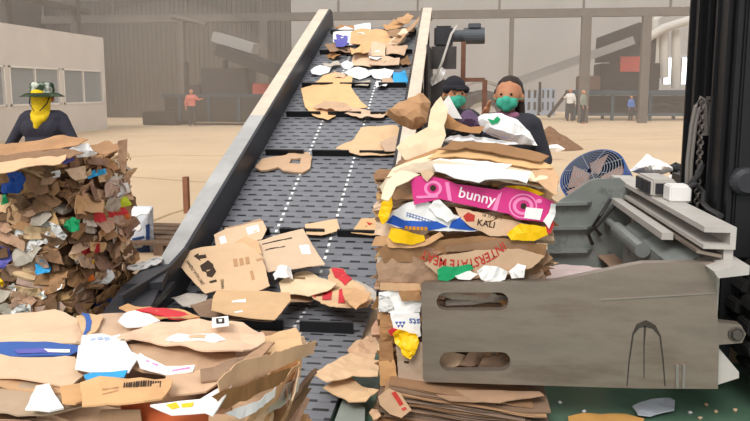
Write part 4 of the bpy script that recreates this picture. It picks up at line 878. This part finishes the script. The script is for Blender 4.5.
top('wide cream sheet draped over the front of the clamped bale', [(387, 178), (393, 169), (415, 160), (440, 151), (470, 148), (505, 156), (540, 166), (555, 174), (548, 183), (500, 176), (455, 171), (418, 169), (399, 176)], CREAM, .02, .010)
top('long tan sheet behind the white sheets on the bale top', [(428, 158), (445, 146), (470, 143), (512, 150), (541, 160), (553, 168), (530, 168), (490, 159), (455, 156)], KRAFTL, .04, .012)
top('dark brown rolled strip across the back of the bale top', [(438, 151), (452, 140), (490, 142), (530, 150), (549, 156), (541, 161), (500, 153), (466, 148)], KRAFTD, .065, .014)
top('large white folded sheet at the front of the bale top', [(431, 161), (440, 159), (470, 160), (512, 164), (497, 173), (486, 179), (479, 182), (455, 178), (436, 171)], WHITE, .055, .010, 'paper_sheet', 'paper')
top('small white sheet right of the large white sheet', [(484, 179), (500, 169), (531, 172), (527, 182), (508, 178)], WHITE, .065, .008, 'paper_sheet', 'paper')
top('curled brown edges at the right end of the bale top', [(530, 166), (551, 164), (559, 178), (556, 196), (546, 190), (536, 178)], KRAFT, .03, .02)
top('curled cream edges at the left end of the bale top', [(381, 197), (387, 182), (400, 172), (420, 172), (408, 180), (396, 186), (388, 200)], CREAM, .035, .02)
o, f = puff('plastic_sack', 'white sack with blue band lying across bale top', 'sack', [(443, 142), (450, 131), (480, 132), (502, 138), (519, 144), (505, 148), (478, 147), (456, 146)], 3.42, WHITE, .05, .012, n=(0, -.6, .8), group=GT)
puffmark('blue_band', f, [(482, 135), (500, 138.5), (514, 143.5), (502, 145), (486, 142)], 3.42, BLUE, o)
for k in range(4): puffmark('printed_mark', f, [(452+k*8, 134+k*.3), (457+k*8, 134+k*.3), (456+k*8, 137+k*.3), (451+k*8, 137+k*.3)], 3.42, INK, o)
o, f = puff('plastic_bag', 'white plastic bag with green leaf print before the right-hand woman', 'bag', [(474, 119), (484, 113), (502, 113), (518, 120), (530, 132), (537, 146), (520, 145), (502, 139), (484, 132)], 3.5, WHITE, .07, .03, group=GT, K=6)
puffmark('green_print', f, [(487, 120), (493, 122), (497, 117.5), (500, 121), (497, 125), (491, 126)], 3.5, GREEN, o)
puff('purple_cloth', 'bundle of purple cloth between the brown flap and white bag', 'cloth', [(457, 122), (463, 111), (471, 109), (479, 116), (482, 127), (468, 129), (458, 127)], 3.5, mat('purple_cloth', '#5f4a66', nz=.15), .07, .02, group=GT)
puff('brown_paper_bag', 'crumpled brown paper bag perched on top left of the clamped bale', 'bag', [(384, 113), (396, 104), (410, 97), (423, 93), (431, 103), (430, 116), (429, 126), (415, 132), (398, 124)], 3.55, BROWNP, .11, .022, group=GT, K=5, n=(-.2, -1, .35))
o = loose('torn_board', 'upright torn cream board beside the brown paper bag', CC, [(428, 127), (431, 109), (436, 101), (441, 96), (448, 110), (444, 125), (446, 135), (441, 147), (433, 152), (405, 160), (396, 147), (408, 136), (415, 134)], CREAM, lambda x, y: onpl(x, y, (0, 3.28, 1.3), (0, -1, .3)), n=V((0, -1, .3)), amp=.012, group=GT, edge=.008)
loose('paper_sheet', 'white pointed paper behind the torn cream board', 'paper', [(443, 102), (449, 95), (456, 108), (462, 119), (452, 118), (446, 112)], WHITE, lambda x, y: ony(x, y, 3.45), n=V((0, -1, 0)), amp=.01, group=GT)
loose('flattened_box', 'brown flap wrapped around the purple cloth', CC, [(441, 108), (447, 112), (456, 121), (470, 127), (485, 126), (480, 134), (462, 132), (446, 128)], KRAFTD, lambda x, y: ony(x, y, 3.40), n=V((0, -1, .2)), amp=.02, group=GT)
puff('plastic_film', 'white film ball at the right edge of the clamped bale', 'film', [(547, 179), (553, 174), (559, 178), (558, 192), (551, 194)], 3.35, WHITE, .03, .015, group=GT)
# flat boxes stacked under the bale
STACK = mat('shaded_brown_board', '#7d6450', rnd=.2, nz=.12)  # shade under the bale is put into this darker brown
rg = random.Random(4); pr0 = None
for i in range(15):
    zi = .012+i*.0105; bm = B(); xa, xb = -.36+rg.uniform(-.03, .05)+i*.004, .40+rg.uniform(-.06, .06); yf = 2.93+rg.uniform(-.015, .02); up, dn = [], []
    for k in range(13):
        x = xa+(xb-xa)*k/12; z = max(.003+i*.004, .03+i*.0115-.11*(x-xa)*(.6+.4*i/15))+.005*noise.noise(V((x*5, i, 0)))+.5*max(0, x-.30)**2
        up.append((x, yf+.03*noise.noise(V((x*4, i*2.1, 5))), z+.008)); dn.append((x, yf+.03*noise.noise(V((x*4, i*2.1, 5))), z))
    prism(bm, up+dn[::-1], (0, .6, 0)); o = obj('flattened_box', bm, rg.choice([KRAFTD, STACK, STACK]))
    tag(o, 'thin flattened brown box in the stack under the clamped bale', CC, 'flattened boxes stacked under the clamped bale')
o, f, P = loose('flattened_box', 'tan box with red stripe at left end of the low stack', CC, [(378, 396), (388, 388), (400, 393), (412, 410), (402, 418), (390, 414), (380, 405)], KRAFT, lambda x, y: ony(x, y, 2.88), n=V((0, -1, .5)), amp=.01)
mark(f, P, [(391, 393), (395, 391), (407, 409), (403, 411)], INKR, o)
loose('flattened_box', 'tan sheet jutting out below the steel clamp plate', CC, [(432, 390), (470, 390), (540, 392), (544, 396), (500, 402), (450, 400), (438, 396)], KRAFTD, lambda x, y: onz(x, y, .165), n=V((0, 0, 1)), amp=.006)  # tan sheet given a darker brown, the bale's shade painted in
loose('flattened_box', 'tan flap on the floor before the low stack', CC, [(374, 421), (400, 414), (440, 416), (480, 421), (470, 440), (380, 440)], KRAFTL, lambda x, y: onz(x, y, .03), n=V((0, 0, 1)), amp=.01)
# papers and carton between the clamp arms
bm = B(); box(bm, .56, .9, 3.72, 4.2, .0, .44, .01); c = obj('carton', bm, KRAFTD); tag(c, 'brown carton standing between the two clamp arms', 'carton')
loose('paper_sheet', 'pinkish white paper lying between the clamp arms', 'paper', [(546, 268), (560, 265), (600, 264), (612, 270), (600, 279), (556, 281), (545, 278)], mat('pinkish_paper', '#dcc7c4', nz=.1), lambda x, y: onz(x, y, .47), n=V((0, 0, 1)), amp=.02)
loose('cardboard_scrap', 'brown strip leaning by the rails between the arms', CC, [(598, 255), (612, 254), (634, 266), (630, 272), (610, 266)], KRAFTD, lambda x, y: onz(x, y, .52), n=V((0, 0, 1)), amp=.01)
# litter on the green floor
loose('cardboard_scrap', 'yellowish brown board on the green floor at the right', CC, [(568, 416), (584, 413), (626, 413), (644, 418), (640, 430), (570, 430)], mat('ochre_board', '#c69552', nz=.1), 'floor', .02, amp=.006)
loose('cardboard_scrap', 'grey white scrap on the green floor under the clamp', CC, [(632, 406), (640, 402), (670, 397), (675, 401), (674, 410), (650, 415), (638, 415)], mat('blue_grey_board', '#a9b0b8', nz=.1), 'floor', .03, amp=.012)
for k, (x, y) in enumerate([(706, 404), (690, 412), (716, 411), (584, 411), (700, 417), (560, 402), (735, 409)]):
    loose('paper_scrap', 'tiny pale scrap on the green floor', 'scrap', [(x-2, y), (x, y-1.3), (x+2.4, y), (x, y+1.5)], WHITE if k % 2 else KRAFTL, 'floor', .008, amp=.003, group='tiny scraps on the green floor', L=.02)

# ------------------------------------------------------------------ around the conveyor
bm = B(); a = ony(432, 40, 10.2); box(bm, -.34, -.06, 10.0, 10.4, 2.25, 2.56, .03); g = obj('gearbox', bm, DARK, cv)
bm = B(); tube(bm, [(-.06, 10.2, 2.42), (.12, 10.2, 2.42)], .09, 16); tube(bm, [(.1, 10.2, 2.42), (.42, 10.2, 2.42)], .125, 20); box(bm, .17, .36, 10.1, 10.3, 2.53, 2.6, .01); obj('drive_motor', bm, mat('slate_motor_paint', '#4c5157', rough=.5), cv)
bm = B(); ring(bm, (.41, 10.2, 2.42), (0, 1, 0), (0, 0, 1), .105, .02, 20); obj('motor_cap', bm, PALES, cv)
bm = B(); box(bm, -.40, -.37, 8.8, 10.5, .9, 2.2); obj('frame_panel', bm, mat('charcoal_panel', '#3f3c3c', rough=.7, nz=.2), cv)
bm = B(); box(bm, -.36, .0, 9.5, 9.56, 1.9, 2.22); box(bm, -.36, -.02, 9.5, 9.56, .9, 1.75); obj('frame_panel', bm, mat('charcoal_panel', '#3f3c3c', rough=.7, nz=.2), cv)
bm = B(); 
for x in (.1, .42): bar(bm, (x, 9.8, 0), (x, 9.8, 2.3 if x < .2 else 1.75), .07)
bar(bm, (.1, 9.8, 1.75), (.42, 9.8, 1.75), .06); obj('motor_stand', bm, mat('rusty_steel', '#6d4a3c', rough=.8, nz=.2), cv)
bm = B(); tube(bm, [(.0, 10.0, 2.55), (-.08, 9.6, 2.4), (-.2, 9.4, 2.0), (-.32, 9.4, 1.7)], .018, 8); obj('motor_cable', bm, PALES, cv)
loose('plastic_film', 'white sheet snagged on frame beside the right conveyor rail', 'film', [(429, 80), (434, 74), (442, 67), (446, 70), (442, 80), (432, 86)], WHITE, lambda x, y: ony(x, y, 9.46), n=V((0, -1, 0)), amp=.03)
# sack, pallet, post at the left
o, f = puff('paper_sack', 'upright white and navy printed sack between left bale and conveyor', 'sack', [(124, 208), (138, 206), (152, 207), (153, 232), (155, 254), (143, 259), (131, 262), (126, 235)], 6.05, mat('pale_grey_sack', '#c3c8d0', rough=.5), .09, .008, n=(.1, -1, .05), K=2, L=.05)
def sackmark(px, m, nm): puffmark(nm, f, px, 6.05, m, o)
sackmark([(128, 229), (132, 228), (134, 243), (138, 247), (145, 246), (149, 240), (148, 224), (151, 223), (152, 252), (143, 256), (133, 257)], NAVY, 'navy_panel')
sackmark(ringpts(141, 226, 3.3), WHITE, 'white_badge'); sackmark([(136, 236.5), (147, 234.5), (147, 237), (136, 239)], NAVY, 'printed_word'); sackmark([(139, 242.5), (146, 241.5), (146, 243), (139, 244)], NAVY, 'printed_word')
sackmark([(126, 209), (138, 207), (151, 208), (151, 214), (144, 213), (138, 216), (132, 214), (127, 217)], WHITE, 'white_band')
loose('plastic_film', 'black and white crumpled film on the dark plate by the sack', 'film', [(126, 268), (134, 263), (150, 258), (164, 257), (162, 263), (146, 268), (134, 272)], NEWS, lambda x, y: onz(x, y, .32), n=V((0, 0, 1)), amp=.02, K=6, L=.03)
WOOD = mat('weathered_wood', '#6a5545', rough=.9, nz=.25, sc=8, stretch=(1, .2, 1))
p = onz(176, 246, 0); pl = thing('wooden_pallet', 'weathered wooden pallet on the floor beside left conveyor rail', 'pallet', (p.x, p.y, 0))
for k in range(3): bm = B(); box(bm, p.x-.55+k*.5, p.x-.45+k*.5, p.y-.4, p.y+.5, .0, .1); obj('bearer', bm, WOOD, pl)
for k in range(5): bm = B(); box(bm, p.x-.6, p.x+.55, p.y-.4+k*.2, p.y-.27+k*.2, .1, .125); obj('top_board', bm, WOOD, pl)
p = onz(187, 213, 0); bm = B(); box(bm, p.x-.035, p.x+.035, p.y-.035, p.y+.035, 0, .48, .005); tag(obj('post', bm, mat('rusty_post', '#8a5f4a', rough=.9, nz=.2)), 'short rusty post standing on the floor left of the conveyor', 'post')
FL = mat('floor_joint', '#a08a6a', rough=.95)
for k, L in enumerate([[(126, 157), (170, 155), (215, 156), (250, 154)], [(120, 176), (160, 179), (200, 182), (236, 182)], [(150, 222), (170, 214), (190, 208), (205, 206)], [(560, 141), (600, 139), (640, 140), (684, 138)]]):
    bm = B(); pts = [onz(x, y, .002) for x, y in L]
    for a, b_ in zip(pts, pts[1:]): bar(bm, a, b_, .05, .004)
    struct('trim_%d' % (20+k), bm, FL)
# blue drum fan
fc, fn, FR = ony(592, 174, 8.6), V((-.48, -.5, .70)).normalized(), .41
ft = thing('drum_fan', 'blue industrial drum fan with a wire guard tilted upward behind rear clamp arm', 'fan', (fc.x, fc.y, 0))
BLF = mat('blue_fan_paint', '#2b4a86', rough=.45, nz=.12)
bm = B(); lathe(bm, fc, [(FR, .0), (FR+.02, .0), (FR+.02, -.5), (FR, -.5), (FR, 0)], fn, 40); obj('drum', bm, BLF, ft)
ua = fn.cross(V((0, 0, 1))).normalized(); ub = fn.cross(ua)
bm = B()
for k in range(11): ring(bm, fc+fn*(.02+.05*(1-(k/11)**2)), ua, ub, .05+k*.034, .0035, 36, 5)
for k in range(8):
    t = 2*math.pi*k/8; d = ua*math.cos(t)+ub*math.sin(t); tube(bm, [fc+d*.04+fn*.07, fc+d*.22+fn*.055, fc+d*(FR+.01)+fn*.0], .005, 5)
obj('wire_guard', bm, mat('grey_wire', '#8b929c', rough=.7), ft)
for k in range(5):
    t = 2*math.pi*k/5; d = ua*math.cos(t)+ub*math.sin(t); e = -ua*math.sin(t)+ub*math.cos(t); c0 = fc-fn*.12
    bm = B(); prism(bm, [c0+d*.06-e*.05+fn*.03, c0+d*.37-e*.15+fn*.06, c0+d*.37+e*.15-fn*.06, c0+d*.06+e*.05-fn*.03], fn*.006); obj('blade', bm, mat('dusty_fan_blade', '#a98a7c', rough=.7, nz=.1), ft)
bm = B(); lathe(bm, fc-fn*.1, [(.0, .05), (.06, .045), (.075, .0), (.075, -.1), (0, -.1)], fn, 20); obj('hub', bm, DARK, ft)
bm = B(); lathe(bm, fc-fn*.42, [(FR-.06, 0), (FR-.06, .01), (0, .01)], fn, 32); obj('back_plate', bm, mat('fan_back', '#8a6c60', rough=.8), ft)
bm = B(); bar(bm, fc-fn*.34+ua*.3, V(((fc-fn*.34+ua*.3).x, (fc-fn*.34).y, 0)), .06); bar(bm, fc-fn*.34-ua*.3, V(((fc-fn*.34-ua*.3).x, (fc-fn*.34).y, 0)), .06); obj('stand_leg', bm, BLF, ft)
p = ony(655, 180, 8.9); bm = B(); box(bm, p.x-.5, p.x+.6, 8.5, 9.3, 0, .40, .02); tag(obj('dark_crate', bm, BLACK), 'low black crate on the floor behind the valve block', 'crate')
bm = B(); 
puff('plastic_bag', 'heap of white plastic bags lying on the black crate', 'bag', [(629, 171), (640, 161), (648, 153), (655, 157), (668, 163), (675, 170), (664, 174), (645, 176)], 8.95, WHITE, .16, .09, K=6, L=.06)
puff('plastic_bag', 'black plastic bag beside the white bags near forklift mast', 'bag', [(668, 166), (676, 162), (686, 165), (688, 176), (676, 178), (670, 174)], 9.0, BLACK, .12, .05, L=.06)
puff('plastic_bag', 'small white plastic bag at the foot of black bag', 'bag', [(668, 176), (676, 173), (684, 174), (682, 180), (672, 180)], 8.75, WHITE, .06, .03, L=.06)
DIRT = mat('brown_dirt', '#7a5940', rough=.95, nz=.35, sc=9)
c = onz(551, 150, 0); bm = B(); NR = 18
rows = [[bm.verts.new((c.x+math.cos(t*2*math.pi/36)*r*.95, c.y+.6+math.sin(t*2*math.pi/36)*r, max(0, .56*(1-(r/1.0)**1.2)+.16*noise.noise(V((math.cos(t*2*math.pi/36)*r*4, math.sin(t*2*math.pi/36)*r*4, 3)))*(1-r)))) for t in range(36)] for r in [i/12 for i in range(1, 13)]]
for a, b_ in zip(rows, rows[1:]):
    for k in range(36): bm.faces.new((a[k], a[(k+1) % 36], b_[(k+1) % 36], b_[k]))
bm.faces.new(rows[0]); o = obj('dirt_mound', bm, DIRT, None, True); tag(o, 'mound of brown dirt on the floor behind the women', 'mound')
puff('plastic_film', 'white rag of film lying at the foot of the dirt mound', 'film', [(544, 150), (550, 145), (558, 144), (565, 149), (560, 152), (548, 152)], 15.2, WHITE, .1, .05, L=.08)

# ------------------------------------------------------------------ far machines
MACH = mat('dark_machine_steel', '#242224', rough=.8, nz=.2, sc=1.5); MACHB = mat('blue_machine_steel', '#2f4450', rough=.8, nz=.15, sc=1.5); MACHR = mat('red_machine_panel', '#b0483e', rough=.7, nz=.1)
mt = thing('baling_machine', 'dark long baling machine in dust at the left of the hall', 'machine', (-11.5, 29, 0))
def mb_(nm, m, *bx, root=mt, bev=.04):
    bm = B(); 
    for q_ in bx: box(bm, *q_, bev)
    return obj(nm, bm, m, root)
mb_('press_body', MACH, (-13.3, -7.6, 28.6, 30.4, .15, 1.35)); mb_('step_base', MACH, (-14.2, -12.6, 28.2, 30.2, 0, .62)); mb_('front_beam', MACHB, (-13.4, -7.6, 28.5, 28.6, 1.28, 1.42))
for x in (-12.6, -11.2, -9.8, -8.4): mb_('side_rib', MACHB, (x, x+.14, 28.48, 28.6, .15, 1.3), bev=.01)
mb_('hopper', MACH, (-11.6, -9.4, 28.8, 30.2, 1.35, 2.6)); mb_('motor_unit', MACHR, (-9.2, -8.4, 28.9, 29.6, 1.35, 1.9)); mb_('exhaust_post', MACH, (-12.5, -12.3, 29, 29.2, 1.35, 2.9)); mb_('pump_unit', MACH, (-12.2, -11.7, 28.8, 29.5, 1.35, 1.85))
bm = B(); bar(bm, ony(222, 50, 29.2), ony(304, 82, 28.0), 1.0, .5); obj('feed_conveyor', bm, MACH, mt)
bm = B(); bar(bm, ony(216, 37, 29.4), ony(256, 49, 29.2), .8, .45); obj('feed_conveyor_rail', bm, mat('grey_rail_paint', '#8a8784', rough=.7), mt)
bm = B(); obj('pipe', tube(B(), [ony(225, 60, 29.5), ony(225, 108, 29.5)], .12, 10), MACH, mt); tube(bm, [ony(172, 17, 29.5), ony(192, 21, 29.5), ony(206, 25, 29.5)], .10, 10); obj('pipe', bm, BEAM, mt)
sp = thing('sorting_platform', 'long blue grey sorting platform under machines at the far right', 'platform', (9.5, 37, 0))
mb_('platform_deck', MACHB, (6.1, 14.5, 35.5, 38, 1.32, 1.6), root=sp)
for x in (6.15, 8.1, 10.0, 11.9): 
    for y in (35.55, 37.8): mb_('leg', MACHB, (x, x+.16, y, y+.16, 0, 1.32), root=sp, bev=.01)
mb_('back_panel', MACH, (6.2, 14.4, 36.6, 36.7, .25, 1.3), root=sp); mb_('lower_rail', MACHB, (6.1, 14.5, 35.5, 35.58, .25, .4), root=sp, bev=.01)
sh = thing('shredder_tower', 'tall dark shredder tower with red panel at the far right', 'machine', (10, 37, 1.6))
mb_('housing', MACH, (7.6, 10.6, 36, 37.9, 1.6, 3.0), (8.4, 10.4, 36.2, 37.8, 3.0, 4.6), root=sh); mb_('red_panel', MACHR, (8.55, 9.9, 35.92, 36.05, 2.55, 3.35), root=sh, bev=.01)
bm = B(); prism(bm, [ony(*q_, 36.1) for q_ in [(602, 36), (640, 22), (650, 30), (648, 60), (600, 62)]], (0, 1.4, 0)); obj('feed_hopper', bm, MACH, sh)
mb_('motor_unit', mat('brown_motor', '#6b5348', rough=.8), (6.5, 7.6, 36, 37, 1.6, 2.35), root=sh); 
DUCT = mat('pale_duct', '#b9b5ae', rough=.6)
bm = B()
for px_, y0_, y1_ in ((655, 20, 85), (664, 28, 78), (676, 30, 88)): tube(bm, [ony(px_, y1_, 36.5), ony(px_, y0_, 36.5)], .22, 14)
tube(bm, [ony(655, 22, 36.5), ony(662, 14, 36.5), ony(684, 10, 36.5)], .2, 12); tube(bm, [ony(648, 38, 36.0), ony(664, 28, 36.0), ony(690, 20, 36.0)], .22, 12); obj('dust_duct', bm, DUCT, sh)
ic = thing('feed_conveyor', 'long straight conveyor slanting up to the far right tower', 'conveyor', (6, 36, 0))
a, b_ = ony(512, 84, 35.4), ony(634, 40, 35.4)
for dy, nm, m in ((0, 'side_rail', mat('grey_rail', '#8c8a88', rough=.7)), (.9, 'side_rail', MACH)): bm = B(); bar(bm, a+V((0, dy, 0)), b_+V((0, dy, 0)), .08, .42); obj(nm, bm, m, ic)
bm = B(); bar(bm, a+V((0, .45, .1)), b_+V((0, .45, .1)), .8, .08); obj('belt', bm, MACH, ic)
bm = B(); bar(bm, ony(568, 92, 35.8), ony(548, 117, 35.8), .16); obj('support_leg', bm, MACH, ic); bm = B(); bar(bm, ony(540, 82, 35.8), ony(540, 112, 35.8), .12); obj('support_leg', bm, MACH, ic)
BLG = mat('pale_blue_grey_paint', '#8d97a6', rough=.8, nz=.1)
for k, (x0, x1, yb, yt, lab) in enumerate([(520, 538, 112, 92, 'pale blue grey storage unit with openings below the far conveyor, left one'), (540, 556, 112, 88, 'taller pale blue grey storage unit below the far conveyor, right one')]):
    p, q_ = ony(x0, yb, 42), ony(x1, yt, 42); u = thing('storage_unit', lab, 'storage unit', ((p.x+q_.x)/2, 42.5, 0)); mb_('cabinet', BLG, (p.x, q_.x, 42, 43.5, 0, q_.z), root=u)
    for r in range(2):
        for c_ in range(3): w = (q_.x-p.x)/3; mb_('opening', MACH, (p.x+c_*w+.1, p.x+(c_+1)*w-.1, 41.97, 42.02, .35+r*.75, .85+r*.75), root=u, bev=0)
# wheel loader behind the women
wl = thing('wheel_loader', 'grey wheel loader parked behind the women beside the conveyor', 'vehicle', (.4, 20, 0))
GREYV = mat('dusty_grey_paint', '#8c8680', rough=.8, nz=.12); TYRE = mat('dusty_tyre', '#5a5450', rough=.9, nz=.15)
mb_('body', GREYV, (-2.2, .9, 19.9, 21.6, .75, 1.55), root=wl, bev=.08); mb_('engine_cover', GREYV, (-2.2, -.4, 20.1, 21.4, 1.55, 2.1), root=wl, bev=.1)
for x in (.78, -1.5):
    c = V((x, 19.6, .8)); bm = B(); lathe(bm, c, [(.45, 0), (.7, -.02), (.8, .08), (.8, .4), (.7, .5), (.45, .48)], (0, 1, 0), 32); w = obj('wheel', bm, TYRE, wl); bm = B(); lathe(bm, c, [(0, .12), (.3, .1), (.45, .02), (.47, 0), (.47, .1)], (0, 1, 0), 28); obj('rim', bm, PALES, w)
    bm = B(); R0 = 1.0
    arc_ = [(c.x+R0*math.cos(t), c.z+R0*math.sin(t)) for t in [math.pi*(.05+.9*i/12) for i in range(13)]]; arc2 = [(c.x+(R0+.08)*math.cos(t), c.z+(R0+.08)*math.sin(t)) for t in [math.pi*(.05+.9*i/12) for i in range(13)]]
    for i in range(12): prism(bm, [(arc_[i][0], 19.55, arc_[i][1]), (arc_[i+1][0], 19.55, arc_[i+1][1]), (arc2[i+1][0], 19.55, arc2[i+1][1]), (arc2[i][0], 19.55, arc2[i][1])], (0, .6, 0))
    obj('fender', bm, GREYV, wl)
# lit opening at the far right of the hall
LIT = bpy.data.materials.new('daylight_pane'); LIT.use_nodes = True
e = LIT.node_tree.nodes['Principled BSDF']; e.inputs['Emission Color'].default_value = (.75, .88, 1, 1); e.inputs['Emission Strength'].default_value = 3
a, b_ = ony(662, 84, 49.9), ony(690, 58, 49.9); bm = B(); box(bm, a.x, b_.x, 49.85, 49.95, a.z, b_.z); w = struct('window_9', bm, LIT)
bm = B(); 
for k in range(4): x = a.x+(b_.x-a.x)*k/3; box(bm, x-.06, x+.06, 49.75, 49.85, a.z, b_.z)
obj('frame', bm, BEAM, w)

# ------------------------------------------------------------------ dust in the air
def haze(name, bm, dens, col, an=.2):
    m = bpy.data.materials.new(name); m.use_nodes = True; nt = m.node_tree; nt.nodes.remove(nt.nodes['Principled BSDF'])
    v = nt.nodes.new('ShaderNodeVolumeScatter'); v.inputs['Density'].default_value = dens; v.inputs['Color'].default_value = lin(col); v.inputs['Anisotropy'].default_value = an
    nt.links.new(v.outputs[0], nt.nodes['Material Output'].inputs['Volume']); o = obj(name, bm, m); o['kind'] = 'stuff'; return o
bm = B(); box(bm, -23.5, 28, 8.6, 49.7, .01, 12); o = haze('dust_haze', bm, .011, '#d4cbc3'); tag(o, 'pale dust hanging in the air of the hall', 'haze', kind='stuff')
bm = B(); bmesh.ops.create_icosphere(bm, subdivisions=3, radius=1, matrix=Matrix.Translation((-11.5, 25.5, 2.0))@Matrix.Diagonal((4.5, 2.5, 3.2, 1))); o = haze('dust_plume', bm, .05, '#bdb0a2'); tag(o, 'thicker dust cloud before the left baling machine', 'haze', kind='stuff')

# ------------------------------------------------------------------ loose sheets on the left bale, more scraps on the belt
GL = 'sheets on top of the left bale'
lp = lambda l: (lambda x, y: onpl(x, y, (0, 3.70, 1.19+l), (0, -.30, 1)))
for lab, px, m, l in [
    ('long tan board along the back of left bale top', [(-30, 146), (0, 143), (60, 136), (88, 139), (78, 146), (40, 152), (-30, 162)], KRAFTD, .02),
    ('dark brown folded box in the middle of left bale top', [(-30, 160), (20, 153), (66, 147), (84, 150), (70, 157), (30, 163), (-30, 170)], KRAFTD, .03),
    ('pale torn board at the front of left bale top', [(-30, 168), (0, 164), (50, 156), (66, 154), (60, 161), (20, 168), (-30, 178)], KRAFT, .045),
    ('brown corner flap at the right of left bale top', [(90, 147), (106, 142), (118, 145), (120, 151), (106, 154), (94, 152)], KRAFTD, .03)]:
    loose('flattened_box', lab, CC, px, m, lp(l), n=V((0, -.3, 1)), amp=.02, group=GL, L=.06, edge=.012)
for lab, px, m, lf in [
    ('small brown chip at the left rail below the top heap', [(326, 56), (336, 53), (342, 57), (334, 60)], KRAFTD, .03), ('white paper curl left of the second heap', [(340, 62), (350, 59), (354, 65), (344, 68)], WHITE, .04),
    ('grey paper strip above the white papers on belt', [(322, 64), (338, 62), (342, 66), (328, 68)], GREYB, .03), ('tan chip between the white papers near the belt top', [(334, 72), (346, 74), (344, 79), (335, 78)], KRAFT, .04),
    ('brown chip at the right rail by the second heap', [(398, 60), (408, 57), (411, 63), (402, 66)], KRAFTD, .04), ('white chip under the blue carton', [(376, 84), (388, 85), (386, 89), (376, 89)], WHITE, .03),
    ('blue grey printed chip at the left of the top heap', [(334, 42), (346, 40), (350, 45), (338, 48)], PURP, .09), ('tan chip lying across the upright flap of top heap', [(350, 48), (360, 46), (362, 52), (352, 55)], KRAFTL, .13),
    ('brown strip on the back right corner of top heap', [(392, 22), (408, 16), (414, 18), (404, 23)], KRAFT, .14), ('pale strip in the middle of the slanted strips of top heap', [(392, 37), (404, 32), (408, 34), (398, 40)], CREAM, .15)]:
    loose('cardboard_scrap', lab, 'scrap', px, m, 'belt', lf, amp=.05, group=GB, L=.08, edge=.02, K=5)
